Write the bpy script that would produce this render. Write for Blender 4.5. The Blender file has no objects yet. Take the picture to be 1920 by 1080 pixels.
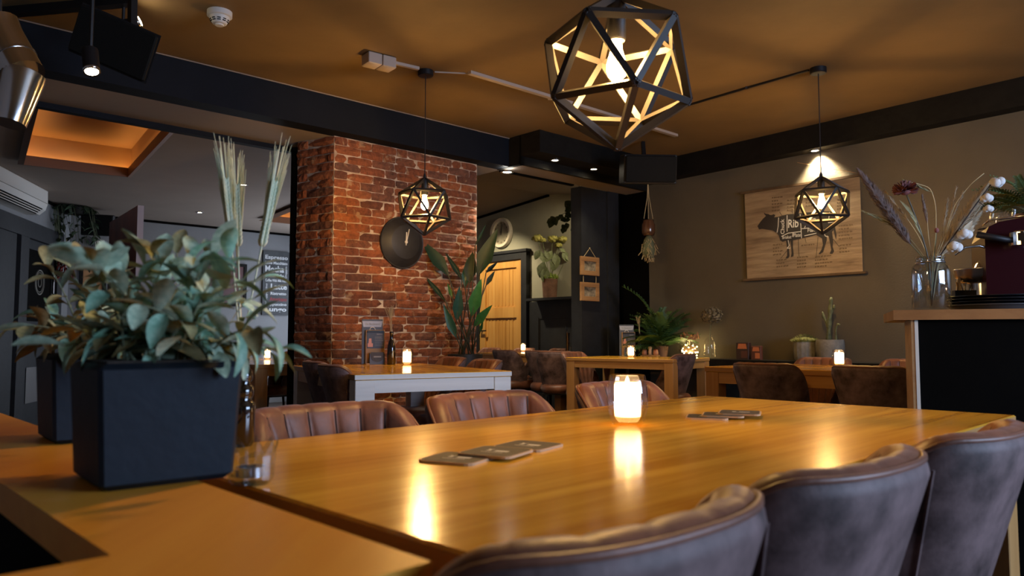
import bpy, bmesh, math, random
from mathutils import Vector, Matrix, noise
random.seed(7)
S = bpy.context.scene
COL = S.collection
PI = math.pi

# ------------------------------------------------------------------ camera
F = 1420.0                       # focal length in pixels of the 1920x1080 frame
TH = math.atan(92 / F)           # camera tilts up
CZ = 0.935                       # camera height
cam_d = bpy.data.cameras.new('camera'); cam = bpy.data.objects.new('camera', cam_d); COL.objects.link(cam)
cam.location = (0, 0, CZ); cam.rotation_euler = (PI / 2 + TH, 0, 0)
cam_d.sensor_width = 36; cam_d.lens = F / 1920 * 36
cam_d.clip_start = 0.05; cam_d.clip_end = 60
cam_d.dof.use_dof = True; cam_d.dof.focus_distance = 3.2; cam_d.dof.aperture_fstop = 6.3
S.camera = cam
S.view_settings.view_transform = 'Standard'; S.view_settings.look = 'None'
S.view_settings.gamma = 1; S.view_settings.use_curve_mapping = False
S.view_settings.exposure = 0.0
S.cycles.use_denoising = True
S.cycles.max_bounces = 7; S.cycles.diffuse_bounces = 4; S.cycles.glossy_bounces = 4
S.cycles.transmission_bounces = 7; S.cycles.transparent_max_bounces = 8
S.cycles.caustics_reflective = False; S.cycles.caustics_refractive = False
S.cycles.sample_clamp_indirect = 4.0; S.cycles.blur_glossy = 0.5

# ------------------------------------------------------------------ light levels (tuned here)
W_PEND = 20.0        # pendant bulbs
W_SPOT = 7.0        # ceiling spots
W_CANDLE = 0.55
W_DAY = 205.0         # daylight through the front window
W_DAY2 = 60.0        # daylight in the left-hand room
W_LED = 9.0
E_BULB = 1020.0

world = bpy.data.worlds.new('world'); S.world = world; world.use_nodes = True
world.node_tree.nodes['Background'].inputs[0].default_value = (0.45, 0.6, 0.9, 1)
world.node_tree.nodes['Background'].inputs[1].default_value = 0.25

def lamp(name, kind, loc, energy, color, target=None, **kw):
    d = bpy.data.lights.new(name, kind); d.energy = energy; d.color = color
    for k, val in kw.items(): setattr(d, k, val)
    o = bpy.data.objects.new(name, d); COL.objects.link(o); o.location = loc
    if target is not None:
        o.rotation_euler = (Vector(target) - Vector(loc)).to_track_quat('-Z', 'Y').to_euler()
    return o

# room axes (plan): U runs right-and-back along the brick wall and the long table, N faces the room
AU = math.radians(47.0)
U = Vector((math.sin(AU), math.cos(AU), 0)); N = Vector((math.cos(AU), -math.sin(AU), 0))
Z = Vector((0, 0, 1))
DAYC = (0.50, 0.68, 1.0); WARM = (1.0, 0.60, 0.24); SPOTC = (1.0, 0.80, 0.50)
# daylight outside the front window (behind the camera)
WB = N * 2.35
lamp('window_daylight', 'AREA', (WB + N * 0.35 + U * 2.8 + Z * 1.55), W_DAY, DAYC, WB - N * 3 + U * 2.0 + Z * 1.1,
     shape='RECTANGLE', size=2.4, size_y=1.3)

# ------------------------------------------------------------------ pixel -> place
def ray(u, v):
    a, b = (u - 960) / F, (540 - v) / F
    return Vector((a, math.cos(TH) - math.sin(TH) * b, math.sin(TH) + math.cos(TH) * b))
O = Vector((0, 0, CZ))
def at_z(u, v, z):
    r = ray(u, v); return O + r * ((z - CZ) / r.z)
def at_y(u, v, y):
    r = ray(u, v); return O + r * (y / r.y)
def at_pl(u, v, p, n):
    r = ray(u, v); return O + r * ((Vector(p) - O).dot(n) / r.dot(n))
def xy(x, y, z=0): return Vector((x, y, z))

# ------------------------------------------------------------------ mesh helpers
class MB:
    def __init__(s): s.v = []; s.f = []; s.m = []; s.mi = 0
    def add(s, vs, fs):
        o = len(s.v); s.v += [tuple(p) for p in vs]
        for f in fs: s.f.append([i + o for i in f]); s.m.append(s.mi)
        return s
    def box(s, c, size, rz=0, taper=1.0, bev=0.0, M=None):
        cx, cy, cz = c; hx, hy, hz = size[0] / 2, size[1] / 2, size[2] / 2
        b = min(bev, hx * .9, hy * .9, hz * .9)
        if b <= 0:
            vs = [Vector((sx * hx * (taper if sz < 0 else 1), sy * hy * (taper if sz < 0 else 1), sz * hz)) for sz in (-1, 1) for sx, sy in ((-1, -1), (1, -1), (1, 1), (-1, 1))]
            fs = [(3, 2, 1, 0), (4, 5, 6, 7), (0, 1, 5, 4), (1, 2, 6, 5), (2, 3, 7, 6), (3, 0, 4, 7)]
        else:
            vs = []; fs = []
            rings = [(-hz, b, 0), (-hz + b, 0, 0), (hz - b, 0, 0), (hz, b, 0)]
            for (z, ins, _) in rings:
                tp = 1 + (taper - 1) * (0.5 - z / (2 * hz))
                ax, ay = hx * tp - ins, hy * tp - ins
                c2 = b * .7
                for px, py in ((-ax, -ay + c2), (-ax + c2, -ay), (ax - c2, -ay), (ax, -ay + c2), (ax, ay - c2), (ax - c2, ay), (-ax + c2, ay), (-ax, ay - c2)):
                    vs.append(Vector((px, py, z)))
            for r in range(3):
                for k in range(8):
                    a = r * 8 + k; b2 = r * 8 + (k + 1) % 8
                    fs.append((a, b2, b2 + 8, a + 8))
            fs.append(tuple(reversed(range(8)))); fs.append(tuple(range(24, 32)))
        R = Matrix.Rotation(rz, 3, 'Z')
        out = [R @ p + Vector(c) for p in vs]
        if M is not None: out = [M @ p for p in out]
        return s.add(out, fs)
    def obox(s, a, b, w, h, up=Z):     # bar of section w x h from a to b
        a, b = Vector(a), Vector(b); d = (b - a).normalized()
        x = d.cross(up)
        if x.length < 1e-4: x = d.cross(Vector((1, 0, 0)))
        x.normalize(); y = x.cross(d)
        vs = [p + x * (sx * w / 2) + y * (sy * h / 2) for p in (a, b) for sx, sy in ((-1, -1), (1, -1), (1, 1), (-1, 1))]
        return s.add(vs, [(0, 1, 2, 3), (7, 6, 5, 4), (0, 4, 5, 1), (1, 5, 6, 2), (2, 6, 7, 3), (3, 7, 4, 0)])
    def tube(s, pts, r, n=8, cap=True):
        pts = [Vector(p) for p in pts]; k = len(pts)
        rs = r if isinstance(r, (list, tuple)) else [r] * k
        prev = None; vs = []
        for i, p in enumerate(pts):
            d = (pts[min(i + 1, k - 1)] - pts[max(i - 1, 0)]).normalized()
            x = d.orthogonal() if prev is None else (prev - d * prev.dot(d))
            x.normalize(); prev = x; y = d.cross(x)
            for j in range(n):
                a = 2 * PI * j / n; vs.append(p + (x * math.cos(a) + y * math.sin(a)) * rs[i])
        fs = [(i * n + j, i * n + (j + 1) % n, (i + 1) * n + (j + 1) % n, (i + 1) * n + j) for i in range(k - 1) for j in range(n)]
        if cap: fs += [tuple(reversed(range(n))), tuple(range((k - 1) * n, k * n))]
        return s.add(vs, fs)
    def lathe(s, prof, n=24, c=(0, 0, 0), M=None, closed=False):
        c = Vector(c); vs = []; k = len(prof)
        for (r, z) in prof:
            for j in range(n):
                a = 2 * PI * j / n; p = Vector((max(r, 1e-5) * math.cos(a), max(r, 1e-5) * math.sin(a), z))
                vs.append((M @ p if M is not None else p) + c)
        rg = range(k) if closed else range(k - 1)
        fs = [(i * n + j, i * n + (j + 1) % n, ((i + 1) % k) * n + (j + 1) % n, ((i + 1) % k) * n + j) for i in rg for j in range(n)]
        return s.add(vs, fs)
    def quad(s, *p): return s.add(p, [tuple(range(len(p)))])
    def prism(s, pts, d):               # polygon extruded by vector d
        pts = [Vector(p) for p in pts]; d = Vector(d); n = len(pts)
        return s.add(pts + [p + d for p in pts], [tuple(reversed(range(n))), tuple(range(n, 2 * n))] + [(i, (i + 1) % n, n + (i + 1) % n, n + i) for i in range(n)])
    def sphere(s, c, r, n=10, m=7, sc=(1, 1, 1)):
        vs = []; c = Vector(c)
        for i in range(m + 1):
            t = PI * i / m
            for j in range(n):
                a = 2 * PI * j / n
                vs.append(c + Vector((r * sc[0] * max(math.sin(t), 1e-3) * math.cos(a), r * sc[1] * max(math.sin(t), 1e-3) * math.sin(a), -r * sc[2] * math.cos(t))))
        return s.add(vs, [(i * n + j, i * n + (j + 1) % n, (i + 1) * n + (j + 1) % n, (i + 1) * n + j) for i in range(m) for j in range(n)])
    def mesh(s, name, mats, smooth=False, fix=True):
        me = bpy.data.meshes.new(name); me.from_pydata(s.v, [], s.f)
        if not isinstance(mats, (list, tuple)): mats = [mats]
        for m in mats: me.materials.append(m)
        if len(mats) > 1: me.polygons.foreach_set('material_index', s.m)
        if fix:
            bm = bmesh.new(); bm.from_mesh(me)
            bmesh.ops.recalc_face_normals(bm, faces=bm.faces); bm.to_mesh(me); bm.free()
        if smooth:
            me.polygons.foreach_set('use_smooth', [True] * len(me.polygons))
            if smooth != 'all':
                try: me.set_sharp_from_angle(angle=math.radians(40))
                except Exception: pass
        me.update(); return me
    def build(s, name, mats, parent=None, smooth=False, loc=None, rz=None, fix=True):
        return link(name, s.mesh(name, mats, smooth, fix), parent, loc, rz)

def link(name, me, parent=None, loc=None, rz=None, M=None):
    o = bpy.data.objects.new(name, me); COL.objects.link(o)
    if parent is not None: o.parent = parent
    if M is not None: o.matrix_local = M
    if loc is not None: o.location = loc
    if rz is not None: o.rotation_euler = (0, 0, rz)
    return o
def tag(o, label=None, cat=None, group=None, kind=None):
    if label: o['label'] = label
    if cat: o['category'] = cat
    if group: o['group'] = group
    if kind: o['kind'] = kind
    return o
def thing(name, label, cat, loc=(0, 0, 0), rz=0, group=None):
    o = bpy.data.objects.new(name, None); COL.objects.link(o); o.empty_display_size = .1
    o.location = loc; o.rotation_euler = (0, 0, rz)
    return tag(o, label, cat, group)
def struct(o): o['kind'] = 'structure'; return o
def kids(o): return [c for c in COL.objects if c.parent == o]
CH = {}
def dup(root, loc, rz, label, group=None, scale=None):
    if root not in CH:
        CH[root] = [(c, kids(c)) for c in kids(root)]
    r = root.copy(); COL.objects.link(r); r.location = loc; r.rotation_euler = (0, 0, rz)
    if scale: r.scale = (scale,) * 3
    r['label'] = label
    if group: r['group'] = group
    for c0, sub in CH[root]:
        c = c0.copy(); COL.objects.link(c); c.parent = r
        for g in sub:
            d = g.copy(); COL.objects.link(d); d.parent = c
    return r
def plan_rz(d):                        # rotation that turns local +X onto plan direction d
    return math.atan2(d[1], d[0])
def frame(o, x, y):                    # matrix with local x,y axes given (z = x cross y)
    x = Vector(x).normalized(); z = x.cross(Vector(y)).normalized(); y = z.cross(x)
    return Matrix(((x[0], y[0], z[0], o[0]), (x[1], y[1], z[1], o[1]), (x[2], y[2], z[2], o[2]), (0, 0, 0, 1)))

# ------------------------------------------------------------------ materials
def new_mat(name):
    m = bpy.data.materials.new(name); m.use_nodes = True
    nt = m.node_tree; b = nt.nodes['Principled BSDF']
    return m, nt, b
def nd(nt, t, **kw):
    n = nt.nodes.new(t)
    for k, v in kw.items():
        if k.startswith('i_'): n.inputs[k[2:].replace('_', ' ')].default_value = v
        else: setattr(n, k, v)
    return n
def ramp(nt, stops):
    r = nt.nodes.new('ShaderNodeValToRGB'); e = r.color_ramp.elements
    while len(e) < len(stops): e.new(0.5)
    for el, (p, c) in zip(e, stops): el.position = p; el.color = (*c, 1)
    return r
def mat(name, col, rough=.5, metal=0, var=0.0, vs=8.0, bump=0.0, bs=60.0, spec=None, stretch=None, rnd=0.0, coat=0, sheen=0, col2=None, det=4.0, space='Object'):
    m, nt, b = new_mat(name); L = nt.links.new
    b.inputs['Base Color'].default_value = (*col, 1); b.inputs['Roughness'].default_value = rough; b.inputs['Metallic'].default_value = metal
    if spec is not None: b.inputs['Specular IOR Level'].default_value = spec
    if coat: b.inputs['Coat Weight'].default_value = coat; b.inputs['Coat Roughness'].default_value = .12
    if sheen: b.inputs['Sheen Weight'].default_value = sheen; b.inputs['Sheen Roughness'].default_value = .5
    if var or bump or rnd or col2:
        tc = nd(nt, 'ShaderNodeTexCoord'); mp = nd(nt, 'ShaderNodeMapping')
        if stretch: mp.inputs['Scale'].default_value = stretch
        L(tc.outputs[space], mp.inputs[0])
    if var or col2 or rnd:
        nz = nd(nt, 'ShaderNodeTexNoise', i_Scale=vs, i_Detail=det, i_Roughness=.6); L(mp.outputs[0], nz.inputs['Vector'])
        c1 = tuple(max(0, c * (1 - var)) for c in col); c2 = col2 if col2 else tuple(min(1, c * (1 + var)) for c in col)
        rp = ramp(nt, [(.32, c1), (.68, c2)]); L(nz.outputs[0], rp.inputs[0]); out = rp.outputs[0]
        if rnd:
            oi = nd(nt, 'ShaderNodeObjectInfo'); mr = nd(nt, 'ShaderNodeMapRange'); mr.inputs[3].default_value = 1 - rnd; mr.inputs[4].default_value = 1 + rnd
            L(oi.outputs['Random'], mr.inputs[0]); hs = nd(nt, 'ShaderNodeHueSaturation'); L(mr.outputs[0], hs.inputs['Value']); L(out, hs.inputs['Color']); out = hs.outputs[0]
        L(out, b.inputs['Base Color'])
    if bump:
        n2 = nd(nt, 'ShaderNodeTexNoise', i_Scale=bs, i_Detail=3.0); L(mp.outputs[0], n2.inputs['Vector'])
        bp = nd(nt, 'ShaderNodeBump', i_Strength=bump, i_Distance=.01); L(n2.outputs[0], bp.inputs['Height']); L(bp.outputs[0], b.inputs['Normal'])
    return m
def wood(name, dark, light, rough=.3, axis=0, sc=1.0, bump=.05, coat=0, wave=.5, spec=.5):
    m, nt, b = new_mat(name); L = nt.links.new
    tc = nd(nt, 'ShaderNodeTexCoord'); mp = nd(nt, 'ShaderNodeMapping')
    s = [22 * sc, 22 * sc, 22 * sc]; s[axis] = 1.1 * sc; mp.inputs['Scale'].default_value = s
    L(tc.outputs['Object'], mp.inputs[0])
    n1 = nd(nt, 'ShaderNodeTexNoise', i_Scale=1.0, i_Detail=6.0, i_Roughness=.62, i_Distortion=.4); L(mp.outputs[0], n1.inputs['Vector'])
    mp2 = nd(nt, 'ShaderNodeMapping'); s2 = [5 * sc, 5 * sc, 5 * sc]; s2[axis] = .5 * sc; mp2.inputs['Scale'].default_value = s2; L(tc.outputs['Object'], mp2.inputs[0])
    n2 = nd(nt, 'ShaderNodeTexNoise', i_Scale=1.0, i_Detail=2.0); L(mp2.outputs[0], n2.inputs['Vector'])
    mx = nd(nt, 'ShaderNodeMath', operation='MULTIPLY_ADD'); mx.inputs[1].default_value = wave; L(n2.outputs[0], mx.inputs[0]); 
    m2 = nd(nt, 'ShaderNodeMath', operation='MULTIPLY'); m2.inputs[1].default_value = 1 - wave; L(n1.outputs[0], m2.inputs[0]); L(m2.outputs[0], mx.inputs[2])
    rp = ramp(nt, [(.36, dark), (.62, light)]); L(mx.outputs[0], rp.inputs[0]); L(rp.outputs[0], b.inputs['Base Color'])
    b.inputs['Roughness'].default_value = rough; b.inputs['Specular IOR Level'].default_value = spec
    if coat: b.inputs['Coat Weight'].default_value = coat; b.inputs['Coat Roughness'].default_value = .1
    if bump:
        bp = nd(nt, 'ShaderNodeBump', i_Strength=bump, i_Distance=.004); L(n1.outputs[0], bp.inputs['Height']); L(bp.outputs[0], b.inputs['Normal'])
    return m
def emit(name, col, strength):
    m, nt, b = new_mat(name)
    b.inputs['Base Color'].default_value = (*col, 1); b.inputs['Emission Color'].default_value = (*col, 1); b.inputs['Emission Strength'].default_value = strength
    return m
def glass(name, col=(1, 1, 1), rough=0.0, ior=1.45, thin=False, base=.04):
    m, nt, b = new_mat(name); L = nt.links.new
    b.inputs['Base Color'].default_value = (*col, 1); b.inputs['Roughness'].default_value = rough
    b.inputs['Transmission Weight'].default_value = 1; b.inputs['IOR'].default_value = ior
    if thin:      # thin-walled vessel: clear wall with a Fresnel sheen
        out = nt.nodes['Material Output']; tr = nd(nt, 'ShaderNodeBsdfTransparent'); tr.inputs[0].default_value = (*col, 1)
        gl = nd(nt, 'ShaderNodeBsdfGlossy'); gl.inputs['Roughness'].default_value = .03
        lw = nd(nt, 'ShaderNodeLayerWeight'); lw.inputs[0].default_value = .35
        mx = nd(nt, 'ShaderNodeMixShader'); L(lw.outputs['Facing'], mx.inputs[0])
        mr = nd(nt, 'ShaderNodeMath', operation='MULTIPLY_ADD'); mr.inputs[1].default_value = .5; mr.inputs[2].default_value = base
        pw = nd(nt, 'ShaderNodeMath', operation='POWER'); pw.inputs[1].default_value = 2.6; L(lw.outputs['Facing'], pw.inputs[0]); L(pw.outputs[0], mr.inputs[0]); L(mr.outputs[0], mx.inputs[0])
        L(tr.outputs[0], mx.inputs[1]); L(gl.outputs[0], mx.inputs[2]); L(mx.outputs[0], out.inputs['Surface'])
    return m

M = {}
M['ceil'] = mat('ceiling_paint', (.20, .122, .045), .75, var=.12, vs=1.5, bump=.05, bs=40)
M['ceil_l'] = mat('left_ceiling_paint', (.27, .215, .175), .8, var=.05, vs=2)
M['floor'] = wood('floor_wood', (.03, .02, .015), (.07, .05, .035), .5)
M['wallR'] = mat('grey_brown_plaster', (.105, .090, .064), .85, var=.10, vs=2.0, bump=.22, bs=80)
M['wallL'] = mat('blue_grey_paint', (.20, .205, .215), .8, var=.05, vs=3, bump=.1)
M['wallC'] = mat('sage_grey_paint', (.30, .30, .235), .8, var=.06, vs=3, bump=.1)
M['navy'] = mat('dark_navy_paint', (.020, .022, .026), .5, spec=.3, var=.15, vs=12, bump=.1)
M['navybeam'] = mat('dark_blue_beam_paint', (.007, .009, .014), .7, var=.12, vs=5, bump=.08, spec=.12)
M['black'] = mat('black_paint', (.002, .0017, .0014), .8, var=.2, vs=10, spec=.05)
M['blackwood'] = wood('black_stained_wood', (.004, .0035, .003), (.011, .010, .008), .75, spec=.2)
M['blackmetal'] = mat('black_metal', (.012, .012, .014), .42, metal=.3)
M['blackplastic'] = mat('black_plastic', (.010, .010, .012), .5, bump=.1, bs=300)
M['mortar'] = mat('old_mortar', (.50, .34, .22), .95, var=.3, vs=9, bump=.8, bs=35, col2=(.68, .56, .44))
M['oakgloss'] = wood('lacquered_oak', (.60, .265, .016), (.92, .51, .055), .17, bump=.06, wave=.35, sc=1.3)
M['oak'] = wood('oak', (.36, .17, .05), (.52, .28, .10), .38)
M['oakZ'] = wood('oak_upright', (.36, .17, .05), (.52, .28, .10), .4, axis=2)
M['oakY'] = wood('oak_cross', (.36, .17, .05), (.52, .28, .10), .38, axis=1)
M['oakdaylit'] = wood('daylit_oak_end', (.52, .49, .46), (.70, .67, .63), .45, axis=1)  # daylight on the pillar table's end, put into the wood colour
M['counter'] = wood('brown_counter_wood', (.74, .28, .018), (.90, .42, .045), .38, axis=1)
M['pine'] = wood('yellow_pine', (.55, .27, .06), (.74, .42, .12), .5, axis=2)
M['frame'] = wood('brown_frame_wood', (.26, .13, .05), (.42, .24, .10), .6)
M['white'] = mat('white_plastic', (.62, .60, .56), .45)
M['whitec'] = mat('cream_paint', (.66, .60, .48), .55, var=.1, vs=20)
M['chrome'] = mat('chrome', (.75, .75, .76), .13, metal=1)
M['steel'] = mat('brushed_steel', (.62, .62, .63), .25, metal=1)
M['concrete'] = mat('grey_concrete', (.20, .19, .165), .85, var=.25, vs=14, bump=.3)
M['terracotta'] = mat('dark_terracotta', (.13, .065, .04), .8, var=.35, vs=12)
M['planter'] = mat('black_zinc_planter', (.006, .011, .018), .6, spec=.22, var=.15, vs=20, bump=.05, bs=80)
M['soil'] = mat('dark_soil', (.03, .02, .013), .95, bump=.6, bs=90)
M['leather'] = mat('worn_brown_leather', (.17, .058, .028), .46, var=.40, vs=11, bump=.05, bs=120, sheen=.12)
M['leatherout'] = mat('worn_taupe_leather', (.036, .018, .016), .6, col2=(.215, .135, .130), vs=13, bump=.04, bs=140, sheen=.04, spec=.35, det=9)
M['glass'] = glass('clear_glass')
M['candleglass'] = glass('thick_candle_glass', (.97, .96, .95), thin=True, base=.13)
M['jarglass'] = glass('jar_glass', (.93, .96, .98), thin=True, base=.16)
M['glassthin'] = glass('thin_clear_glass', thin=True)
M['brownglass'] = mat('dark_brown_glass', (.012, .007, .004), .08, spec=.8)
M['wax'] = None
M['seam'] = mat('dark_leather_seam', (.045, .018, .010), .7)
# ------------------------------------------------------------------ setting
from mathutils.geometry import tessellate_polygon
def sn(s, n, z=0): return U * s + N * n + Z * z
V = Vector((-math.sin(math.radians(42.7)), math.cos(math.radians(42.7)), 0))   # the clock wall's run
ZC = 2.62; ZB = 2.376
W = Vector((-.634, .773, 0)); WN = Vector((.773, .634, 0)); WB0 = Vector((3.378, 4.93, 0))   # right wall
def wr(t, z=0, off=0.0): return WB0 + W * t + WN * off + Z * z                        # off<0 : into the room

struct(MB().box((0, 4, -.02), (26, 26, .04)).build('floor', M['floor']))
struct(MB().prism([sn(-1.3, -4.70, ZC), sn(6.3, -4.70, ZC), sn(8.2, 2.5, ZC), sn(-1.3, 2.5, ZC)], Z * .05).build('ceiling', M['ceil']))

# right wall with its dark beam
o = struct(MB().prism([wr(-3.9), wr(3.65), wr(3.65, 0, .12), wr(-3.9, 0, .12)], Z * 2.7).build('wall_right', M['wallR']))
o = struct(MB().prism([wr(-3.9, 2.43, -.13), wr(3.55, 2.43, -.13), wr(3.55, 2.43, 0), wr(-3.9, 2.43, 0)], Z * .19).build('trim_right', M['blackwood']))
o = struct(MB().prism([wr(3.205, 0, -.012), wr(3.65, 0, -.012), wr(3.65, 0, 0), wr(3.205, 0, 0)], Z * 2.43).build('trim_corner', M['black']))

# left beam: blue front, plastered underside, strip along its far edge
struct(MB().prism([sn(-1.3, -4.65, ZB), sn(4.34, -4.65, ZB), sn(4.34, -4.80, ZB), sn(-1.3, -4.80, ZB)], Z * (ZC - ZB)).build('trim_beam', M['navybeam']))
struct(MB().prism([sn(-1.3, -4.80, ZB), sn(4.34, -4.80, ZB), sn(4.34, -5.30, ZB), sn(-1.3, -5.30, ZB)], Z * .3).build('trim_soffit', M['ceil_l']))
struct(MB().prism([sn(-1.3, -5.30, ZB - .035), sn(4.34, -5.30, ZB - .035), sn(4.34, -5.36, ZB - .035), sn(-1.3, -5.36, ZB - .035)], Z * .34).build('trim_strip', M['navybeam']))
struct(MB().tube([sn(-1.3, -4.645, ZC - .004), sn(4.34, -4.645, ZC - .004)], .004, 6).build('trim_edge', M['ceil_l']))

# dark box with two spots between beam and right wall, brown soffit behind it
struct(MB().prism([sn(4.30, -4.28, 2.44), sn(6.1, -4.28, 2.44), sn(6.1, -4.52, 2.44), sn(4.30, -4.52, 2.44)], Z * .18).build('trim_box', M['blackwood']))
struct(MB().prism([sn(4.34, -4.52, ZB), sn(6.2, -4.52, ZB), sn(6.2, -4.78, ZB), sn(4.34, -4.78, ZB)], Z * .02).build('trim_box_soffit', M['ceil_l']))
struct(MB().prism([sn(4.30, -4.50, ZB - .004), sn(6.1, -4.50, ZB - .004), sn(6.1, -4.53, ZB - .004), sn(4.30, -4.53, ZB - .004)], Z * .08).prism([sn(4.30, -4.50, ZB - .004), sn(4.34, -4.50, ZB - .004), sn(4.34, -4.80, ZB - .004), sn(4.30, -4.80, ZB - .004)], Z * .25).build('trim_box_front', M['blackwood']))
struct(MB().prism([sn(4.34, -4.78, ZB - .012), sn(5.26, -4.78, ZB - .012), sn(5.26, -4.82, ZB - .012), sn(4.34, -4.82, ZB - .012)], Z * .3).build('trim_box_edge', M['black']))

# navy pillar: a column faced with three upright boards
pil = struct(MB().prism([sn(5.377, -4.80), sn(5.912, -4.80), sn(5.912, -4.93), sn(5.377, -4.93)], Z * ZB).build('wall_pillar', M['navy']))
for a, b, pr in ((5.372, 5.742, .008), (5.747, 5.917, .022)):
    MB().prism([sn(a, -4.80 + pr), sn(b, -4.80 + pr), sn(b, -4.80), sn(a, -4.80)], Z * (ZB - .002)).build('board', M['navy'], pil)

# ---- brick pillar: every brick on its two visible faces
PC = sn(2.718, -4.78); PE = Vector((-1.585, 5.53, 0)); PR = sn(4.055, -4.78)
brick_wall = struct(MB().prism([PE, PC, PR, sn(4.055, -5.2), sn(2.75, -5.3)], Z * ZB).build('wall_center', M['mortar']))

def brick_mat():
    m, nt, b = new_mat('old_red_brick'); L = nt.links.new
    g = nd(nt, 'ShaderNodeNewGeometry'); oi = nd(nt, 'ShaderNodeObjectInfo')
    r = ramp(nt, [(0, (.095, .038, .023)), (.2, (.175, .052, .022)), (.5, (.235, .068, .023)), (.8, (.275, .086, .029)), (1, (.14, .060, .038))])
    L(oi.outputs['Random'], r.inputs[0])
    n1 = nd(nt, 'ShaderNodeTexNoise', i_Scale=28.0, i_Detail=5.0, i_Roughness=.7); L(g.outputs['Position'], n1.inputs['Vector'])
    mr = nd(nt, 'ShaderNodeMapRange'); mr.inputs[1].default_value = .3; mr.inputs[2].default_value = .7; mr.inputs[3].default_value = .55; mr.inputs[4].default_value = 1.45
    L(n1.outputs[0], mr.inputs[0]); hs = nd(nt, 'ShaderNodeHueSaturation'); L(mr.outputs[0], hs.inputs['Value']); L(r.outputs[0], hs.inputs['Color'])
    # smears of mortar left on the faces
    n2 = nd(nt, 'ShaderNodeTexNoise', i_Scale=11.0, i_Detail=4.0, i_Roughness=.6, i_Distortion=.6); L(g.outputs['Position'], n2.inputs['Vector'])
    r2 = ramp(nt, [(.60, (0, 0, 0)), (.68, (.85, .85, .85))]); L(n2.outputs[0], r2.inputs[0])
    mx = nd(nt, 'ShaderNodeMix', data_type='RGBA'); L(r2.outputs[0], mx.inputs[0]); L(hs.outputs[0], mx.inputs[6]); mx.inputs[7].default_value = (.38, .23, .125, 1)
    L(mx.outputs[2], b.inputs['Base Color']); b.inputs['Roughness'].default_value = .85
    bp = nd(nt, 'ShaderNodeBump', i_Strength=.9, i_Distance=.012); L(n1.outputs[0], bp.inputs['Height']); L(bp.outputs[0], b.inputs['Normal'])
    return m
M['brick'] = brick_mat()
def brick_mesh(k):
    rnd = random.Random(k); nx, nz = 5, 3; vs = []; fs = []
    for j in range(nz):
        for i in range(nx):
            x = -.5 + i / (nx - 1); z = -.5 + j / (nz - 1)
            edge = i in (0, nx - 1); top = j in (0, nz - 1)
            y = -.5 + rnd.uniform(-.09, .09) + (.12 if edge or top else 0) + (.12 if edge and top else 0)
            if top: z += rnd.uniform(-.03, .03) - (.035 if edge else 0) * (1 if z > 0 else -1)
            if edge: x += rnd.uniform(-.018, .018)
            vs.append((x, y, z))
    for j in range(nz - 1):
        for i in range(nx - 1):
            a = j * nx + i; fs.append((a, a + 1, a + nx + 1, a + nx))
    ring = [i for i in range(nx)] + [nx * 2 - 1] + [nz * nx - 1 - i for i in range(nx)] + [nx]
    o = len(vs); vs += [(vs[i][0], .5, vs[i][2]) for i in ring]; n = len(ring)
    for q in range(n): fs.append((ring[(q + 1) % n], ring[q], o + q, o + (q + 1) % n))
    mb = MB(); mb.add(vs, fs); return mb.mesh('brick', M['brick'])
BM = [brick_mesh(k) for k in range(8)]
def brick_face(p0, p1, z0, z1, seed, first=False):
    rnd = random.Random(seed); d = (p1 - p0); L = d.length; d.normalize(); nrm = Vector((d.y, -d.x, 0))
    rz = math.atan2(d.y, d.x); ch = .0607; n = int(round((z1 - z0) / ch)); ch = (z1 - z0) / n
    for c in range(n):
        x = 0.0; k = c % 2; q = 0
        while x < L - .02:
            w = rnd.uniform(.195, .225) if (q + k) % 3 or rnd.random() < .35 else rnd.uniform(.09, .115)
            if q == 0: w = .215 if k else .105
            if x + w > L - .055: w = L - x
            o = link('brick', BM[rnd.randrange(8)], brick_wall)
            hh = ch - rnd.uniform(.002, .007); dep = .055
            o.location = p0 + d * (x + w / 2) + nrm * (-dep / 2 + rnd.uniform(.009, .017)) + Z * (z0 + ch * (c + .5) + rnd.uniform(-.003, .003))
            o.scale = (w - rnd.uniform(.004, .010), dep, hh)
            o.rotation_euler = (0, rnd.uniform(-.018, .018), rz + rnd.uniform(-.012, .012)); x += w; q += 1
brick_face(PC, PR, .36, ZB - .004, 3)
brick_face(PE, PC, .36, ZB - .004, 5)
# black upright at the pillar's left end
struct(MB().prism([PE + Vector((-.055, .02, 0)), PE + Vector((.004, .0, 0)), PE + Vector((.03, .2, 0)), PE + Vector((-.05, .25, 0))], Z * (ZB - .035)).build('trim_post', M['black']))

# ---- room beyond: clock wall with its wainscot
CW = Vector((.745, 9.2, 0)); CN = Vector((-V.y, V.x, 0))     # CN points towards the viewer's side (left/front)
CN = -Vector((V.y, -V.x, 0))
if CN.dot(Vector((0, -1, 0))) < 0: CN = -CN
def cw(t, z=0, off=0.0): return CW + V * t + CN * off + Z * z
struct(MB().prism([cw(-2.6), cw(4.2), cw(4.2, 0, -.1), cw(-2.6, 0, -.1)], Z * 2.95).build('wall_clock_side', M['wallC']))
def zc1(t): return 2.737 - .0918 * (t - .427)
def zc2(t): return 2.737 - .20 * (.427 - t)
far1, near1 = 0.05, 4.6
def cn_to(t, n): return (n - cw(t).dot(N)) / CN.dot(N)
def upto(t, z, n=-4.83):
    # point on the line from the clock wall towards the room where it meets the plane of the pillars
    a = cw(t, z); k = (n - a.dot(N)) / U.cross(Z).dot(N) if False else None
    return a
def slope_quad(t0, z0, t1, z1, s0, s1):
    # strip of ceiling between two runs parallel to U
    q = [cw(t0, z0, -.05), cw(t1, z1, -.05)]
    return q + [q[1] - U * s1, q[0] - U * s0]
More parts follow.
